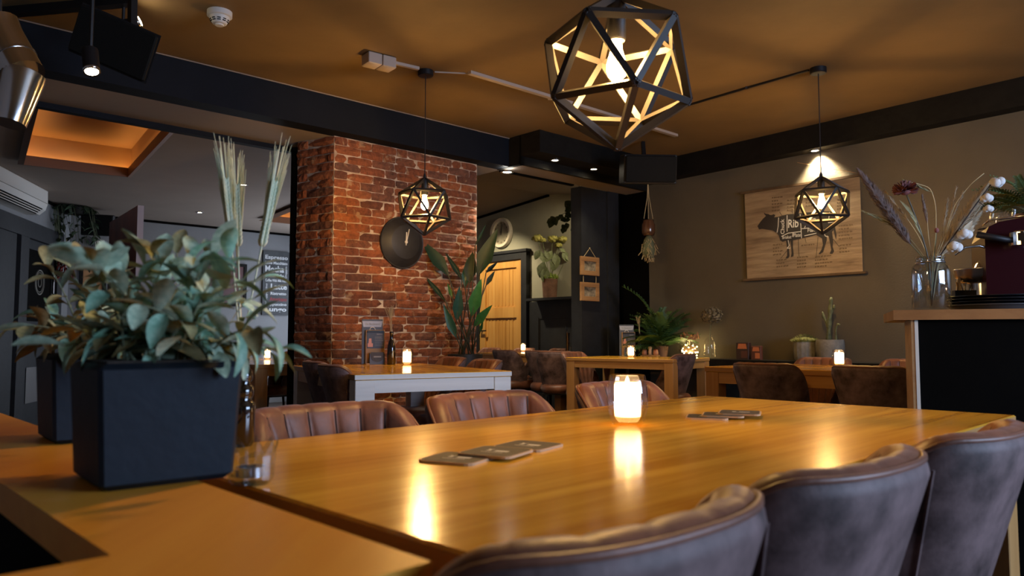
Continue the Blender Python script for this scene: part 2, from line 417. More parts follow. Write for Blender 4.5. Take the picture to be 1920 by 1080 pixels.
struct(MB().prism(slope_quad(.427, zc1(.427), 3.2, zc1(3.2), 3.0, .6), Z * .05).build('ceiling_back', M['ceil_l']))
tm = (-4.80 - CW.dot(N)) / V.dot(N)
struct(MB().prism(slope_quad(.427, zc2(.427), max(tm, -1.30), zc2(-.6), 3.0, 3.0), Z * .05).build('ceiling_back_slope', M['ceil_l']))
struct(MB().obox(cw(.40, zc1(.427) - .012, .012), cw(4.2, zc1(4.2) - .012, .012), .02, .03).build('trim_clock_ceiling', M['black']))
wz = 1.385
wain = struct(MB().prism([cw(-2.6, 0, .03), cw(.755, 0, .03), cw(.755, 0, 0), cw(-2.6, 0, 0)], Z * wz).build('trim_wainscot', M['navy']))
MB().prism([cw(-2.6, wz, .24), cw(.60, wz, .24), cw(.60, wz, 0), cw(-2.6, wz, 0)], Z * .03).build('ledge', M['navy'], wain)
for a, b in ((-.55, .55),):
    MB().obox(cw(a, 1.18, .036), cw(b, 1.18, .036), .012, .03).build('moulding', M['navy'], wain)
    MB().obox(cw(b, .15, .036), cw(b, 1.18, .036), .012, .03).build('moulding', M['navy'], wain)
# pine door in a dark frame
dz = 1.95; d0, d1 = .755, 1.70
door = struct(MB().prism([cw(d0 + .1, 0, .028), cw(d1, 0, .028), cw(d1, 0, .0), cw(d0 + .1, 0, .0)], Z * .01).build('door_1', M['pine']))
def cwm(t0, t1, z0, z1, o0, o1): return MB().prism([cw(t0, z0, o1), cw(t1, z0, o1), cw(t1, z0, o0), cw(t0, z0, o0)], Z * (z1 - z0))
for nm, a in (('stile', (d0 + .10, d0 + .21, .01, dz, 0, .045)), ('stile', (d1 - .11, d1, .01, dz, 0, .045))):
    cwm(*a).build(nm, M['pine'], door)
rails = ((.01, .2), (1.19, 1.33), (dz - .1, dz))
for a, b in rails: cwm(d0 + .21, d1 - .11, a, b, 0, .043).build('rail', M['pine'], door)
for a, b in ((.2, 1.19), (1.33, dz - .1)): cwm(d0 + .21, d1 - .11, a, b, 0, .018).build('panel', M['pine'], door)
for a, b in ((.2, 1.19), (1.33, dz - .1)):
    for q in range(9): tt = d0 + .245 + q * (d1 - d0 - .39) / 8; cwm(tt - .012, tt + .012, a + .02, b - .02, .018, .024).build('bead', M['pine'], door)
MB().obox(cw(d1 - .05, 1.02, .05), cw(d1 - .05, 1.02, .09), .02, .02).obox(cw(d1 - .05, 1.02, .085), cw(d1 - .17, 1.02, .085), .018, .018).build('handle', M['blackmetal'], door)
fr = struct(cwm(d0, d0 + .1, 0, dz + .09, 0, .07).build('trim_door', M['navy']))
cwm(d1, d1 + .1, 0, dz + .09, 0, .07).build('jamb', M['navy'], fr); cwm(d0 + .1, d1, dz, dz + .09, 0, .07).build('head', M['navy'], fr)
cwm(d0 - .02, d1 + .12, dz + .09, dz + .125, 0, .09).build('cap', M['navy'], fr)

# ---- left-hand room
ZL = 2.45; NF = -10.35
LC = Vector((-5.37, 9.14, 0)); LD = Vector((.245, -.97, 0)).normalized()       # corner and run of the left wall
e2 = Vector((.575, -.818, 0))
def hole(a, b, ln):
    A = at_z(*a, ZL); A.z = 0
    B = at_z(*b, ZL) if isinstance(b, tuple) else A + U * b
    B.z = 0; return [A, B, B + e2 * ln, A + e2 * ln]
h1 = hole((45, 298), (240, 322), 2.35); h2 = hole((500, 408), .85, 1.5)
outer = [LC + Vector((-.2, .2, 0)), sn(6.2, NF - .05), sn(6.0, -8.0), sn(4.34, -5.33), sn(-1.3, -5.33), LC + LD * 5.5 + Vector((-.3, 0, 0))]
polys = [outer, h1, h2]; flat = [p for q in polys for p in q]
tri = tessellate_polygon([[Vector((p.x, p.y, 0)) for p in q] for q in polys])
mb = MB(); mb.add([p + Z * ZL for p in flat], [tuple(t) for t in tri]); 
struct(mb.build('ceiling_left', M['ceil_l']))
M['cofframe'] = mat('coffer_wood_trim', (.16, .075, .035), .6)
M['coffer'] = mat('coffer_paint', (.46, .30, .17), .8)
M['led'] = emit('led_strip_glow', (1.0, .50, .14), 14)
for h in (h1, h2):
    c = sum(h, Vector()) / 4; hb = [p + (p - c).normalized() * .12 for p in h]
    mb = MB(); zt = ZL + .24
    mb.quad(*[p + Z * zt for p in hb])
    for i in range(4): mb.quad(hb[i] + Z * (ZL + .006), hb[(i + 1) % 4] + Z * (ZL + .006), hb[(i + 1) % 4] + Z * zt, hb[i] + Z * zt)
    cf = struct(mb.build('ceiling_coffer', M['coffer']))
    c = sum(h, Vector()) / 4
    fr = MB(); inn = [p + Z * ZL for p in h]; out = [c + (p - c) * 1.0 + (p - c).normalized() * .13 + Z * ZL for p in h]
    for i in range(4):
        j = (i + 1) % 4
        fr.add([inn[i] - Z * .05, inn[j] - Z * .05, out[j] - Z * .03, out[i] - Z * .03, inn[i] + Z * .035, inn[j] + Z * .035], [(0, 1, 2, 3), (0, 4, 5, 1)])
    fr.build('frame', M['cofframe'], cf)
    # LED tape lying on a narrow shelf along the inner foot of the coffer
    for i in range(4):
        a, b = h[i] - (c - h[i]).normalized() * .07, h[(i + 1) % 4] - (c - h[(i + 1) % 4]).normalized() * .07
        MB().obox(a + Z * (ZL + .012), b + Z * (ZL + .012), .015, .006).build('led_tape', M['led'], cf)

struct(MB().prism([LC, sn(6.3, NF), sn(6.3, NF - .1), LC + Vector((-.1, .1, 0))], Z * ZL).build('wall_far', M['wallL']))
struct(MB().obox(LC + Z * (ZL - .015) - N * -.012, sn(6.3, NF + .012, ZL - .015), .02, .03).build('trim_far_ceiling', M['black']))
struct(MB().prism([LC, LC + LD * 5.6, LC + LD * 5.6 + Vector((-.1, 0, 0)), LC + Vector((-.1, 0, 0))], Z * ZL).build('wall_left', M['wallL']))
struct(MB().obox(LC + Vector((.012, 0, ZL - .015)), LC + LD * 5.5 + Vector((.012, 0, ZL - .015)), .02, .03).build('trim_left_ceiling', M['black']))
# side wall of the front room (left of the camera), and the window wall behind the camera
struct(MB().prism([sn(-1.3, -5.36), sn(-1.3, 2.5), sn(-1.4, 2.5), sn(-1.4, -5.36)], Z * 2.7).build('wall_side', M['wallL']))
mb = MB()
for (a, b, z0, z1) in ((-1.3, 5.9, 0, .85), (-1.3, 5.9, 2.25, 2.62), (-1.3, 1.4, .85, 2.25), (4.0, 5.9, .85, 2.25)):
    mb.prism([sn(a, 2.35, z0), sn(b, 2.35, z0), sn(b, 2.47, z0), sn(a, 2.47, z0)], Z * (z1 - z0))
struct(mb.build('wall_front', M['wallR']))
wf = struct(MB().obox(sn(1.4, 2.38, .87), sn(4.0, 2.38, .87), .06, .05).build('window_1', M['white']))
for s_ in (1.42, 2.25, 3.1, 3.98): MB().obox(sn(s_, 2.38, .85), sn(s_, 2.38, 2.25), .06, .05).build('mullion', M['white'], wf)
MB().obox(sn(1.4, 2.38, 2.23), sn(4.0, 2.38, 2.23), .06, .05).build('head', M['white'], wf)

# added unseen glazed wall behind the brick pillar, carrying the lamp for left-room daylight
wi = struct(MB().prism([sn(5.4, -7.2), sn(5.4, NF), sn(5.5, NF), sn(5.5, -7.2)], Z * .5).build('wall_added', M['wallL']))
wi2 = struct(MB().obox(sn(5.42, -7.25, .52), sn(5.42, NF, .52), .06, .05).build('window_added', M['white']))
for n_ in (-7.25, -8.3, -9.3, NF + .05): MB().obox(sn(5.42, n_, .5), sn(5.42, n_, ZL), .06, .05).build('mullion', M['white'], wi2)
lamp('left_daylight_helper', 'AREA', sn(5.36, -8.75, 1.35), W_DAY2, (.74, .84, 1.0), sn(0, -9.3, 1.3), shape='RECTANGLE', size=2.6, size_y=1.6)  # added lamp standing in for the left room's daylight
# dark door on the left wall with its casing
def lw(t, z=0, off=0.0): return LC + LD * t + Vector((-LD.y, LD.x, 0)) * off + Z * z
def lwm(t0, t1, z0, z1, o0, o1): return MB().prism([lw(t0, z0, o0), lw(t1, z0, o0), lw(t1, z0, o1), lw(t0, z0, o1)], Z * (z1 - z0))
dr = struct(lwm(.62, 1.50, 0, 1.95, 0, .03).build('door_2', M['navy']))
lwm(.70, 1.42, 1.1, 1.85, .03, .036).build('panel', M['black'], dr)
MB().obox(lw(.72, 1.42, .06), lw(.72, 1.66, .06), .02, .02).build('handle', M['chrome'], dr)
mb = MB()
ctr = lw(1.08, 1.52, .04); ex = LD; 
for r_, tb in ((.13, .008), (.105, .004), (.05, .006)):
    mb.tube([ctr + ex * (r_ * math.cos(a * PI / 12)) + Z * (r_ * math.sin(a * PI / 12)) for a in range(25)], tb, 5, False)
mb.build('round_emblem', M['concrete'], dr)
MB().add([lw(.80, .25, .037), lw(1.35, .25, .037), lw(1.35, .62, .037), lw(.80, .62, .037)], [(0, 1, 2, 3)]).build('kick_panel', M['steel'], dr)
cs = struct(lwm(.45, .62, 0, 2.1, 0, .07).build('trim_casing', M['navy']))
lwm(1.50, 1.72, 0, 2.1, 0, .07).build('jamb', M['navy'], cs); lwm(.45, 2.6, 1.95, 2.12, 0, .075).build('head', M['navy'], cs); lwm(1.78, 2.6, 0, 1.95, 0, .05).build('side_panel', M['navy'], cs)
# ------------------------------------------------------------------ tables
ZT = 0.76
def make_table(name, label, L, D, corner, ax, ay, zt=ZT, th=.028, leg=.085, apron=.06, group=None, top=None, endm=None, names=('tabletop',)):
    """corner: plan point of the near-left top corner; ax: run of the long side; ay: the other side"""
    ax = Vector((ax[0], ax[1], 0)).normalized(); ay = Vector((ay[0], ay[1], 0)).normalized()
    c = Vector((corner[0], corner[1], 0)) + ax * L / 2 + ay * D / 2
    flip = ax.cross(ay).z
    t = thing(name, label, 'table', c, plan_rz(ax), group)
    tp = MB().box((0, 0, zt - th / 2), (L, D, th), bev=.003).build('tabletop', [top or M['oakgloss'], endm or M['oakY'], M['oak']], t)
    for pl in tp.data.polygons:
        if abs(pl.normal.z) < .5: pl.material_index = 1 if abs(pl.normal.x) > .6 else 2
    for sx in (-1, 1):
        for sy in (-1, 1):
            MB().box((sx * (L / 2 - leg / 2 - .004), sy * (D / 2 - leg / 2 - .004), (zt - th) / 2), (leg, leg, zt - th), bev=.003).build('leg', endm or M['oakZ'], t)
    for sy in (-1, 1):
        MB().box((0, sy * (D / 2 - .02), zt - th - apron / 2), (L - 2 * leg - .008, .022, apron)).build('apron', M['oak'], t)
    for sx in (-1, 1):
        MB().box((sx * (L / 2 - .02), 0, zt - th - apron / 2), (.022, D - 2 * leg - .008, apron)).build('apron', M['oakY'] if endm is None else endm, t)
    return t
uT = Vector((.711, .703, 0)); wT = Vector((.703, -.711, 0)); TF = Vector((.578, 2.28, 0)); TL, TD = 1.60, .79
make_table('dining_table', 'long glossy oak table in the foreground between two rows of leather chairs', TL, TD, TF - uT * TL, uT, wT, th=.032, leg=.08, apron=.07)
aT = Vector((.88, .475, 0)).normalized(); bT = Vector((-.475, .88, 0)).normalized(); NL = Vector((-.733, 3.55, 0))
make_table('dining_table', 'oak table against the brick pillar, its end coloured pale for daylight, facing the long table', 1.30, .833, NL, bT, aT, th=.028, leg=.095, apron=.062, endm=M['oakdaylit'])
a3 = Vector((.78, -.62, 0)).normalized(); b3 = Vector((.62, .78, 0)).normalized(); FL3 = Vector((.4655, 6.59, 0))
make_table('dining_table', 'small oak table in front of the fern in the far corner', 1.02, .68, FL3, a3, b3, th=.028, leg=.08, apron=.056)
FL4 = Vector((1.143, 4.52, 0)); a4 = Vector((.69, -.72, 0)).normalized(); b4 = Vector((.72, .69, 0)).normalized()
make_table('dining_table', 'oak table by the right wall below the cow chart', 1.42, .80, FL4, a4, b4, th=.03, leg=.085, apron=.065)
v5 = V; c5 = Vector((.44, 8.1, 0)); n5 = CN
make_table('dining_table', 'oak table in the back room in front of the pine door', 1.35, .72, c5 - v5 * .45 - n5 * .36, v5, n5)
make_table('dining_table', 'oak table in the left-hand room, partly hidden by the brick pillar', 2.3, .9, (-1.95, 5.78), V, U, zt=.725, th=.03, leg=.1, apron=.06)

# ------------------------------------------------------------------ channel-tufted bucket chair, facing local +X
ZR = .80
def make_chair(label, group):
    t = thing('dining_chair', label, 'chair', (0, 0, 0), 0, group)
    hw, bd, A, thk = .222, .20, math.radians(98), .048
    def plan(a, f): return Vector((-bd * (abs(math.cos(a)) ** .82) * (1 if math.cos(a) > 0 else -1) * f - (f - .8) * .12, hw * f * (abs(math.sin(a)) ** .80) * (1 if a > 0 else -1), 0))
    def height(a):
        q = max(0, (abs(a) - math.radians(38)) / (A - math.radians(38)))
        return ZR - .27 * q ** 2.3
    _tab = [0.0]; _n = 400
    for _i in range(_n): _tab.append(_tab[-1] + (plan(-A + 2 * A * (_i + 1) / _n + 1e-6, 1) - plan(-A + 2 * A * _i / _n + 1e-6, 1)).length)
    def ang(s):                                   # equal steps along the back's curve
        L = (s + 1) / 2 * _tab[-1]; lo = 0
        while lo < _n - 1 and _tab[lo + 1] < L: lo += 1
        return -A + 2 * A * (lo + (L - _tab[lo]) / max(1e-9, _tab[lo + 1] - _tab[lo])) / _n
    nch = 11; per = 8; ns = nch * per + 1; ob = []; ib = []
    no, nc, ni = 8, 7, 8; rows = no + nc + ni; vs_o = []; 
    verts = []
    for i in range(ns):
        s = -1 + 2 * i / (ns - 1); a = ang(s); h = height(a)
        ph = (i % per) / per; bul = math.sqrt(max(0, 1 - (2 * ph - 1) ** 2)) * .016
        nr = Vector((-math.cos(a), math.sin(a), 0))     # outward in plan
        col = []
        zb = .395
        for j in range(no):
            u_ = j / (no - 1); z = zb + (h - thk / 2 - zb) * u_; f = .62 + .38 * ((z - zb) / (ZR - zb))
            p = plan(a, f); p.z = z; col.append(p)
        f1 = .62 + .38 * ((h - thk / 2 - zb) / (ZR - zb))
        pc = plan(a, f1) - nr * thk / 2
        for j in range(1, nc + 1):
            th_ = PI * j / (nc + 1)
            rr = thk / 2
            p = pc + nr * (rr * math.cos(th_)) - nr * (bul * .35 * max(0, -math.cos(th_))); p.z = h - thk / 2 + rr * math.sin(th_) * 1.05 + bul * .12 * math.sin(th_)
            col.append(p)
        for j in range(ni):
            u_ = j / (ni - 1); z = (h - thk / 2) + (.43 - (h - thk / 2)) * u_; f = .62 + .38 * max(0, (z - zb) / (ZR - zb))
            p = plan(a, f) - nr * (thk + bul * min(1, .35 + u_ * 4)); p.z = z; col.append(p)
        verts += col
    R_ = rows; fs = []; mi = []
    mb = MB()
    for i in range(ns - 1):
        for j in range(R_ - 1):
            fs.append((i * R_ + j, (i + 1) * R_ + j, (i + 1) * R_ + j + 1, i * R_ + j + 1)); mi.append(1 if j < no + 1 else 0)
    fs.append(tuple(range(R_))); mi.append(1); fs.append(tuple(reversed(range((ns - 1) * R_, ns * R_)))); mi.append(1)
    mb.v = [tuple(p) for p in verts]; mb.f = [list(f) for f in fs]; mb.m = mi
    back = mb.build('backrest', [M['leather'], M['leatherout']], t, smooth='all')
    # piping just outside the rim
    pts = []
    for i in range(0, ns, 2):
        a = ang(-1 + 2 * i / (ns - 1)); h = height(a); f1 = .62 + .38 * ((h - thk / 2 - .395) / (ZR - .395))
        nr = Vector((-math.cos(a), math.sin(a), 0)); p = plan(a, f1) - nr * .006; p.z = h - .006; pts.append(p)
    MB().tube(pts, .0045, 6).build('piping', M['leather'], back, smooth='all')
    for q in (-1, 1):          # upright seams on the outside of the shell
        sp = []
        for j in range(8):
            z = .40 + (ZR - .045 - .40) * j / 7; f = .62 + .38 * ((z - .395) / (ZR - .395))
            p = plan(q * math.radians(52), f) + Vector((-math.cos(q * .9), math.sin(q * .9), 0)) * .0005; p.z = z; sp.append(p)
        MB().tube(sp, .0028, 5).build('seam', M['leatherout'], back)
    for q in range(1, nch):    # stitched seams between the channels
        s = -1 + 2 * q / nch; a = ang(s); h = height(a); nr = Vector((-math.cos(a), math.sin(a), 0)); sp = []
        for j in range(9):
            z = h - .012 + (.47 - h + .012) * j / 8; f = .62 + .38 * max(0, (z - .395) / (ZR - .395))
            p = plan(a, f) - nr * (thk - .0005); p.z = z; sp.append(p)
        MB().tube(sp, .0032, 5).build('seam', M['seam'], back)
    # seat cushion, rounded
    mb = MB(); n = 36; prof = [(.0, .395), (.86, .395), (.97, .41), (1.0, .435), (.98, .462), (.9, .478), (.6, .484), (0, .487)]
    vs = []
    for r_, z in prof:
        for k in range(n):
            a = 2 * PI * k / n; cx = math.copysign(abs(math.cos(a)) ** .6, math.cos(a)); cy = math.copysign(abs(math.sin(a)) ** .6, math.sin(a))
            vs.append((.045 + .225 * r_ * cx, r_ * cy * (.128 + .072 * min(1, max(0, (cx + 1) / 1.3))), z))
    mb.add(vs, [(i * n + k, i * n + (k + 1) % n, (i + 1) * n + (k + 1) % n, (i + 1) * n + k) for i in range(len(prof) - 1) for k in range(n)])
    mb.build('seat', M['leather'], t, smooth='all')
    for sx, sy in ((1, 1), (1, -1), (-1, 1), (-1, -1)):
        MB().tube([(.03 + sx * .13, sy * .12, .398), (.03 + sx * .20, sy * .19, .0)], [.013, .009], 8).build('leg', M['blackmetal'], t)
    MB().box((.03, 0, .388), (.30, .28, .014)).build('seat_frame', M['blackmetal'], t)
    return t
chair0 = None
def put_chair(backc, face, label, group):
    """backc: plan point of the middle of the back's rim, face: direction the sitter looks"""
    global chair0
    f = Vector((face[0], face[1], 0)).normalized(); p = Vector((backc[0], backc[1], 0)) + f * .21
    if chair0 is None:
        chair0 = make_chair(label, group); chair0.location = p; chair0.rotation_euler = (0, 0, plan_rz(f)); return chair0
    return dup(chair0, p, plan_rz(f), label, group)
G1 = 'leather chairs along the far side of the long table'
put_chair((-.405, 1.545), N, 'ribbed brown leather chair nearest the dark planter, across the long table', G1)
put_chair((-.105, 1.87), N, 'ribbed brown leather chair in front of the pale table end, across the long table', G1)
put_chair((.27, 2.31), N, 'ribbed brown leather chair behind the big candle glass', G1)
G2 = 'leather chairs along the near side of the long table'
put_chair((.136, .560), -N, 'taupe leather chair back at the bottom edge, nearest the counter end', G2)
put_chair((.420, .826), -N, 'taupe leather chair back, the middle one on the near side of the long table', G2)
put_chair((.742, 1.115), -N, 'bluish taupe leather chair back at the right edge, in front of the bar', G2)
G3 = 'leather chairs at the pillar table'
put_chair((-.945, 3.77), aT, 'dark leather chair back left of the pillar table, beside its near leg', G3)
put_chair((-1.16, 4.27), aT, 'dark leather chair left of the pillar table, close to the brick corner', G3)
put_chair((-.10, 4.60), -aT, 'brown leather chair right of the pillar table, at its front corner', G3)
put_chair((-.345, 5.15), -aT, 'brown leather chair right of the pillar table, beside the tall plant pot', G3)
G4 = 'leather chairs at the corner table'
put_chair((.50, 6.92), a3, 'brown leather chair at the left end of the corner table by the navy pillar', G4)
put_chair((1.44, 6.10), -a3, 'dark leather chair at the right end of the corner table, by the fairy-light jar', G4)
G5 = 'leather chairs at the cow chart table'
put_chair((1.27, 3.93), b4, 'taupe leather chair back at the left front of the table below the cow chart', G5)
put_chair((1.64, 3.55), b4, 'very dark leather chair back beside the bar post', G5)
put_chair((2.08, 5.0), -b4, 'brown leather chair by the wall, behind the candle on the cow chart table', G5)
put_chair((2.46, 4.62), -b4, 'brown leather chair by the wall, half hidden by the bar post', G5)
G6 = 'leather chairs in the back room'
put_chair((-.13, 7.95), -n5, 'dark leather chair back in front of the pine door, left of two', G6)
put_chair((.21, 7.58), -n5, 'dark leather chair back below the candle of the back room', G6)
put_chair((.40, 7.22), -n5 + Vector((-.5, .3, 0)), 'dark leather chair turned sideways beside the navy pillar', G6)
put_chair((.62, 8.95), n5, 'brown leather chair against the wainscot in the back room', G6)
put_chair((.20, 9.32), n5, 'brown leather chair behind the back room candle, against the pine door', G6)
put_chair((-.22, 9.72), n5, 'brown leather chair behind the tall plant, against the pine door', G6)
G7 = 'leather chairs in the left-hand room'
put_chair((-1.95, 5.72) , V, 'dark leather chair tucked under the table in the left-hand room', G7) if False else None
put_chair((-2.05, 7.35), -U, 'brown leather chair behind the candle in the left-hand room', G7)
put_chair((-1.35, 6.75), -U, 'dark leather chair behind the black post left of the brick pillar', G7)

# ------------------------------------------------------------------ L-shaped divider with planters
HC = .785
def hc(u, v): p = at_z(u, v, HC); return p
mu = Vector((.72, .694, 0)); mv = Vector((-.694, .72, 0))
K0 = at_z(809, 1053, HC); K0.z = 0                      # outer near corner of the L
w1, w2 = .150, .165; L1, L2 = 1.75, 1.0; tb = .03
cnt = thing('divider_counter', 'low brown wooden divider holding the dark planters, at the left end of the long table', 'counter', K0, 0)
def kp(a, b, z): return mu * a + mv * b + Z * z
MB().prism([kp(0, 0, HC - tb), kp(0, L1, HC - tb), kp(-w1, L1, HC - tb), kp(-w1, w2, HC - tb), kp(-L2, w2, HC - tb), kp(-L2, 0, HC - tb)], Z * tb).build('counter_top', M['counter'], cnt)
MB().prism([kp(-.02, .02, 0), kp(-.02, L1 - .02, 0), kp(-.05, L1 - .02, 0), kp(-.05, .02, 0)], Z * (HC - tb)).build('side_panel', M['black'], cnt)
MB().prism([kp(-.05, .02, 0), kp(-.05, .05, 0), kp(-L2 + .02, .05, 0), kp(-L2 + .02, .02, 0)], Z * (HC - tb)).build('side_panel', M['black'], cnt)
MB().prism([kp(-w1 + .005, w2 - .005, 0), kp(-w1 + .005, L1 - .04, 0), kp(-w1 + .02, L1 - .04, 0), kp(-w1 + .02, w2 - .005, 0)], Z * (HC - tb)).build('inner_panel', M['black'], cnt)
MB().prism([kp(-w1 - .0, L1 - .07, 0), kp(-w1 - .0, L1 - .02, 0), kp(-w1 + .05, L1 - .02, 0), kp(-w1 + .05, L1 - .07, 0)], Z * (HC - tb)).build('post', M['counter'], cnt)

def planter_box(label, p, size, h, tp=.90):
    t = thing('planter_box', label, 'planter', p, plan_rz(pu), 'dark zinc planters on the divider')
    mb = MB(); mb.box((0, 0, h / 2), (size, PY, h), taper=PT, bev=.006); mb.build('pot', M['planter'], t, smooth=True)
    w = .006
    MB().box((0, 0, h - .001), (size - 2 * w - .008, PY - 2 * w - .008, .006)).build('soil', M['soil'], t)
    return t
AP = math.radians(49); pu = Vector((math.sin(AP), math.cos(AP), 0)); pv_ = Vector((-math.cos(AP), math.sin(AP), 0)); PX, PY, PT = .142, .130, .91
b0 = at_z(187, 926, HC); pc = b0 + pu * PX * PT / 2 + pv_ * PY * PT / 2; pc.z = HC
plA = planter_box('near dark square planter full of grey-green leaves', pc, PX, .124)
b2 = at_z(100, 835, HC); pc2 = b2 + pu * PX * PT / 2 + pv_ * PY * PT / 2; pc2.z = HC
plB = planter_box('dark square planter behind the near one, its leaves in shadow', pc2, PX, .124)
# ------------------------------------------------------------------ candles
M['wax'] = emit('lit_candle_wax', (1.0, .66, .30), 9.0)
def wax_mat():
    m, nt, b = new_mat('lit_candle_wax2'); L = nt.links.new
    tc = nd(nt, 'ShaderNodeTexCoord'); sx = nd(nt, 'ShaderNodeSeparateXYZ'); L(tc.outputs['Object'], sx.inputs[0])
    mr = nd(nt, 'ShaderNodeMapRange'); mr.inputs[1].default_value = .018; mr.inputs[2].default_value = .086
    L(sx.outputs[2], mr.inputs[0]); r = ramp(nt, [(0, (.9, .42, .13)), (.35, (1, .70, .36)), (.8, (1, .66, .32)), (1, (.75, .45, .20))]); L(mr.outputs[0], r.inputs[0])
    L(r.outputs[0], b.inputs['Emission Color']); b.inputs['Base Color'].default_value = (.8, .7, .5, 1); b.inputs['Emission Strength'].default_value = 11
    return m
M['wax'] = wax_mat()
M['flame'] = emit('candle_flame', (1, .62, .22), 60)
def make_candle(label, p):
    t = thing('candle_glass', label, 'candle holder', p, 0, 'lit candles in thick glass holders')
    prof = [(.0, .0), (.027, .0), (.031, .003), (.034, .012), (.0395, .03), (.0415, .052), (.040, .075), (.036, .097), (.0345, .100), (.0325, .098), (.035, .08), (.0365, .055), (.0345, .032), (.029, .018), (.0, .0165)]
    mb = MB(); mb.lathe(prof, 28); mb.build('glass', M['candleglass'], t, smooth='all', fix=True)
    mb = MB(); mb.lathe([(0, .0172), (.0255, .0172), (.0262, .022), (.0262, .080), (.024, .084), (.018, .081), (0, .079)], 24); mb.build('candle', M['wax'], t, smooth=True)
    mb = MB(); mb.lathe([(.0, .079), (.0035, .083), (.004, .087), (.002, .094), (0, .097)], 10); mb.build('flame', M['flame'], t, smooth='all')
    return t
cd = make_candle('large lit candle glass on the long foreground table', at_z(1177, 797, ZT))
GC = 'lit candles in thick glass holders'
for (u, v, z, lab) in ((763, 684.5, ZT, 'lit candle glass beside the brown bottle on the pillar table'),
                       (1183, 670, ZT, 'lit candle glass in front of the menu stand on the corner table'),
                       (1574, 687.5, ZT, 'lit candle glass on the table below the cow chart'),
                       (981, 659.0, ZT, 'lit candle glass on the back room table before the pine door'),
                       (501, 674.0, .725, 'lit candle glass on the table in the left-hand room')):
    dup(cd, at_z(u, v, z), .3, lab, GC)

# ------------------------------------------------------------------ pendant lamps
M['bulb'] = emit('glowing_bulb', (1.0, .565, .175), E_BULB)
M['cage'] = mat('dark_cage_metal', (.030, .026, .024), .45, metal=.2)
M['cord'] = mat('black_cord', (.012, .01, .01), .7)
PH = (1 + 5 ** .5) / 2
def make_pendant(label, x, y, zc, az):
    R = .178; t = thing('pendant_lamp', label, 'lamp', (x, y, zc), 0, 'geometric pendant lamps')
    zr = R / 5 ** .5; rr = 2 * R / 5 ** .5
    low = [Vector((rr * math.sin(az + k * 2 * PI / 5), -rr * math.cos(az + k * 2 * PI / 5), -zr)) for k in range(5)]
    up = [Vector((rr * math.sin(az + (k + .5) * 2 * PI / 5), -rr * math.cos(az + (k + .5) * 2 * PI / 5), zr)) for k in range(5)]
    top, bot = Vector((0, 0, R)), Vector((0, 0, -R))
    ed = [(top, p) for p in up] + [(bot, p) for p in low]
    for k in range(5): ed += [(low[k], low[(k + 1) % 5]), (up[k], up[(k + 1) % 5]), (low[k], up[k]), (low[k], up[k - 1])]
    for a, b in ed:
        mid = (a + b) / 2
        MB().obox(a, b, .014, .016, up=mid.normalized()).build('bar', M['cage'], t)
    hc_ = ZC - zc
    MB().lathe([(0, .205), (.006, .205), (.010, .19), (.010, .168), (.02, .165), (.022, .16), (.022, .075), (.019, .07), (0, .07)], 16).build('socket', M['blackplastic'], t, smooth=True)
    MB().tube([(0, 0, .2), (0, 0, hc_ - .03)], .0032, 6).build('cord', M['cord'], t)
    MB().lathe([(0, hc_ - .035), (.045, hc_ - .035), (.05, hc_ - .03), (.05, hc_), (0, hc_)], 24).build('canopy', M['blackmetal'], t, smooth=True)
    MB().lathe([(0, .072), (.012, .07), (.013, .05), (.018, .033), (.0225, .015), (.023, .002), (.0195, -.011), (.0115, -.020), (0, -.0225)], 18).build('bulb', M['bulb'], t, smooth='all')
    return t
make_pendant('large geometric pendant lamp close above the long table', .24, 1.70, 1.543, math.radians(6))
p = at_z(798, 133, ZC); make_pendant('geometric pendant lamp in front of the brick pillar', p.x, p.y, 1.753, math.radians(18.5))
p = at_z(1534, 128, ZC); make_pendant('geometric pendant lamp in front of the cow chart', p.x, p.y, 1.752, math.radians(-26))

# ------------------------------------------------------------------ recessed spots
M['spotglow'] = emit('spot_lens_glow', (1.0, .86, .62), 40)
M['spotcool'] = emit('spot_lens_glow_cool', (1.0, .97, .86), 40)
def make_spot(label, p, energy, col=SPOTC, tgt=None, size=105, r=.032, cool=False, n=Z):
    t = thing('ceiling_spot', label, 'spotlight', p, 0, 'recessed ceiling spots')
    MB().lathe([(r + .012, .003), (r + .012, -.006), (r, -.008), (r - .004, -.002), (r - .004, .003)], 24).build('ring', M['steel'], t, smooth=True)
    MB().lathe([(0, -.003), (r - .005, -.003)], 20).build('lens', M['spotcool' if cool else 'spotglow'], t, fix=False)
    tg = tgt if tgt is not None else p - Z
    lamp('spot_beam', 'SPOT', p - Z * .02, energy, col, tg, spot_size=math.radians(size), spot_blend=.6, shadow_soft_size=.03)
    return t
ps = wr(0); q = at_pl(1528, 285, wr(0, 0, -.065), WN); q.z = 2.43
make_spot('bright spot in the dark beam shining down the wall above the cow chart', q - Z * .001, 130, tgt=q - Z * 1 + WN * .30 + W * -.05, size=100)
for (u, v, lab) in ((1048, 298, 'left of two spots under the dark box'), (1120, 315, 'right of two spots under the dark box, near the navy pillar')):
    p = at_z(u, v, 2.439); p2 = sn(p.dot(U), -4.40, 2.439); make_spot(lab, p2, 22, tgt=p2 - Z - N * .25)
zz_ = 2.6
for _ in range(12):
    p = at_z(951, 322, zz_); t_ = p.dot(V) - CW.dot(V); zz_ = (zc1(t_) if t_ > .427 else zc2(t_)) - .002
make_spot('bright cool spot right of the brick pillar in the back room ceiling', at_z(951, 322, zz_), 60, (1, .9, .68), cool=True, r=.042)
p = cw(-.9, zc2(-.9) - .002, .5); make_spot('added unseen spot brightening the hydrangea, behind the top of the navy pillar', p, 50, tgt=cw(.2, 1.75, .08), size=85)  # added lamp for the hydrangea, hidden from view
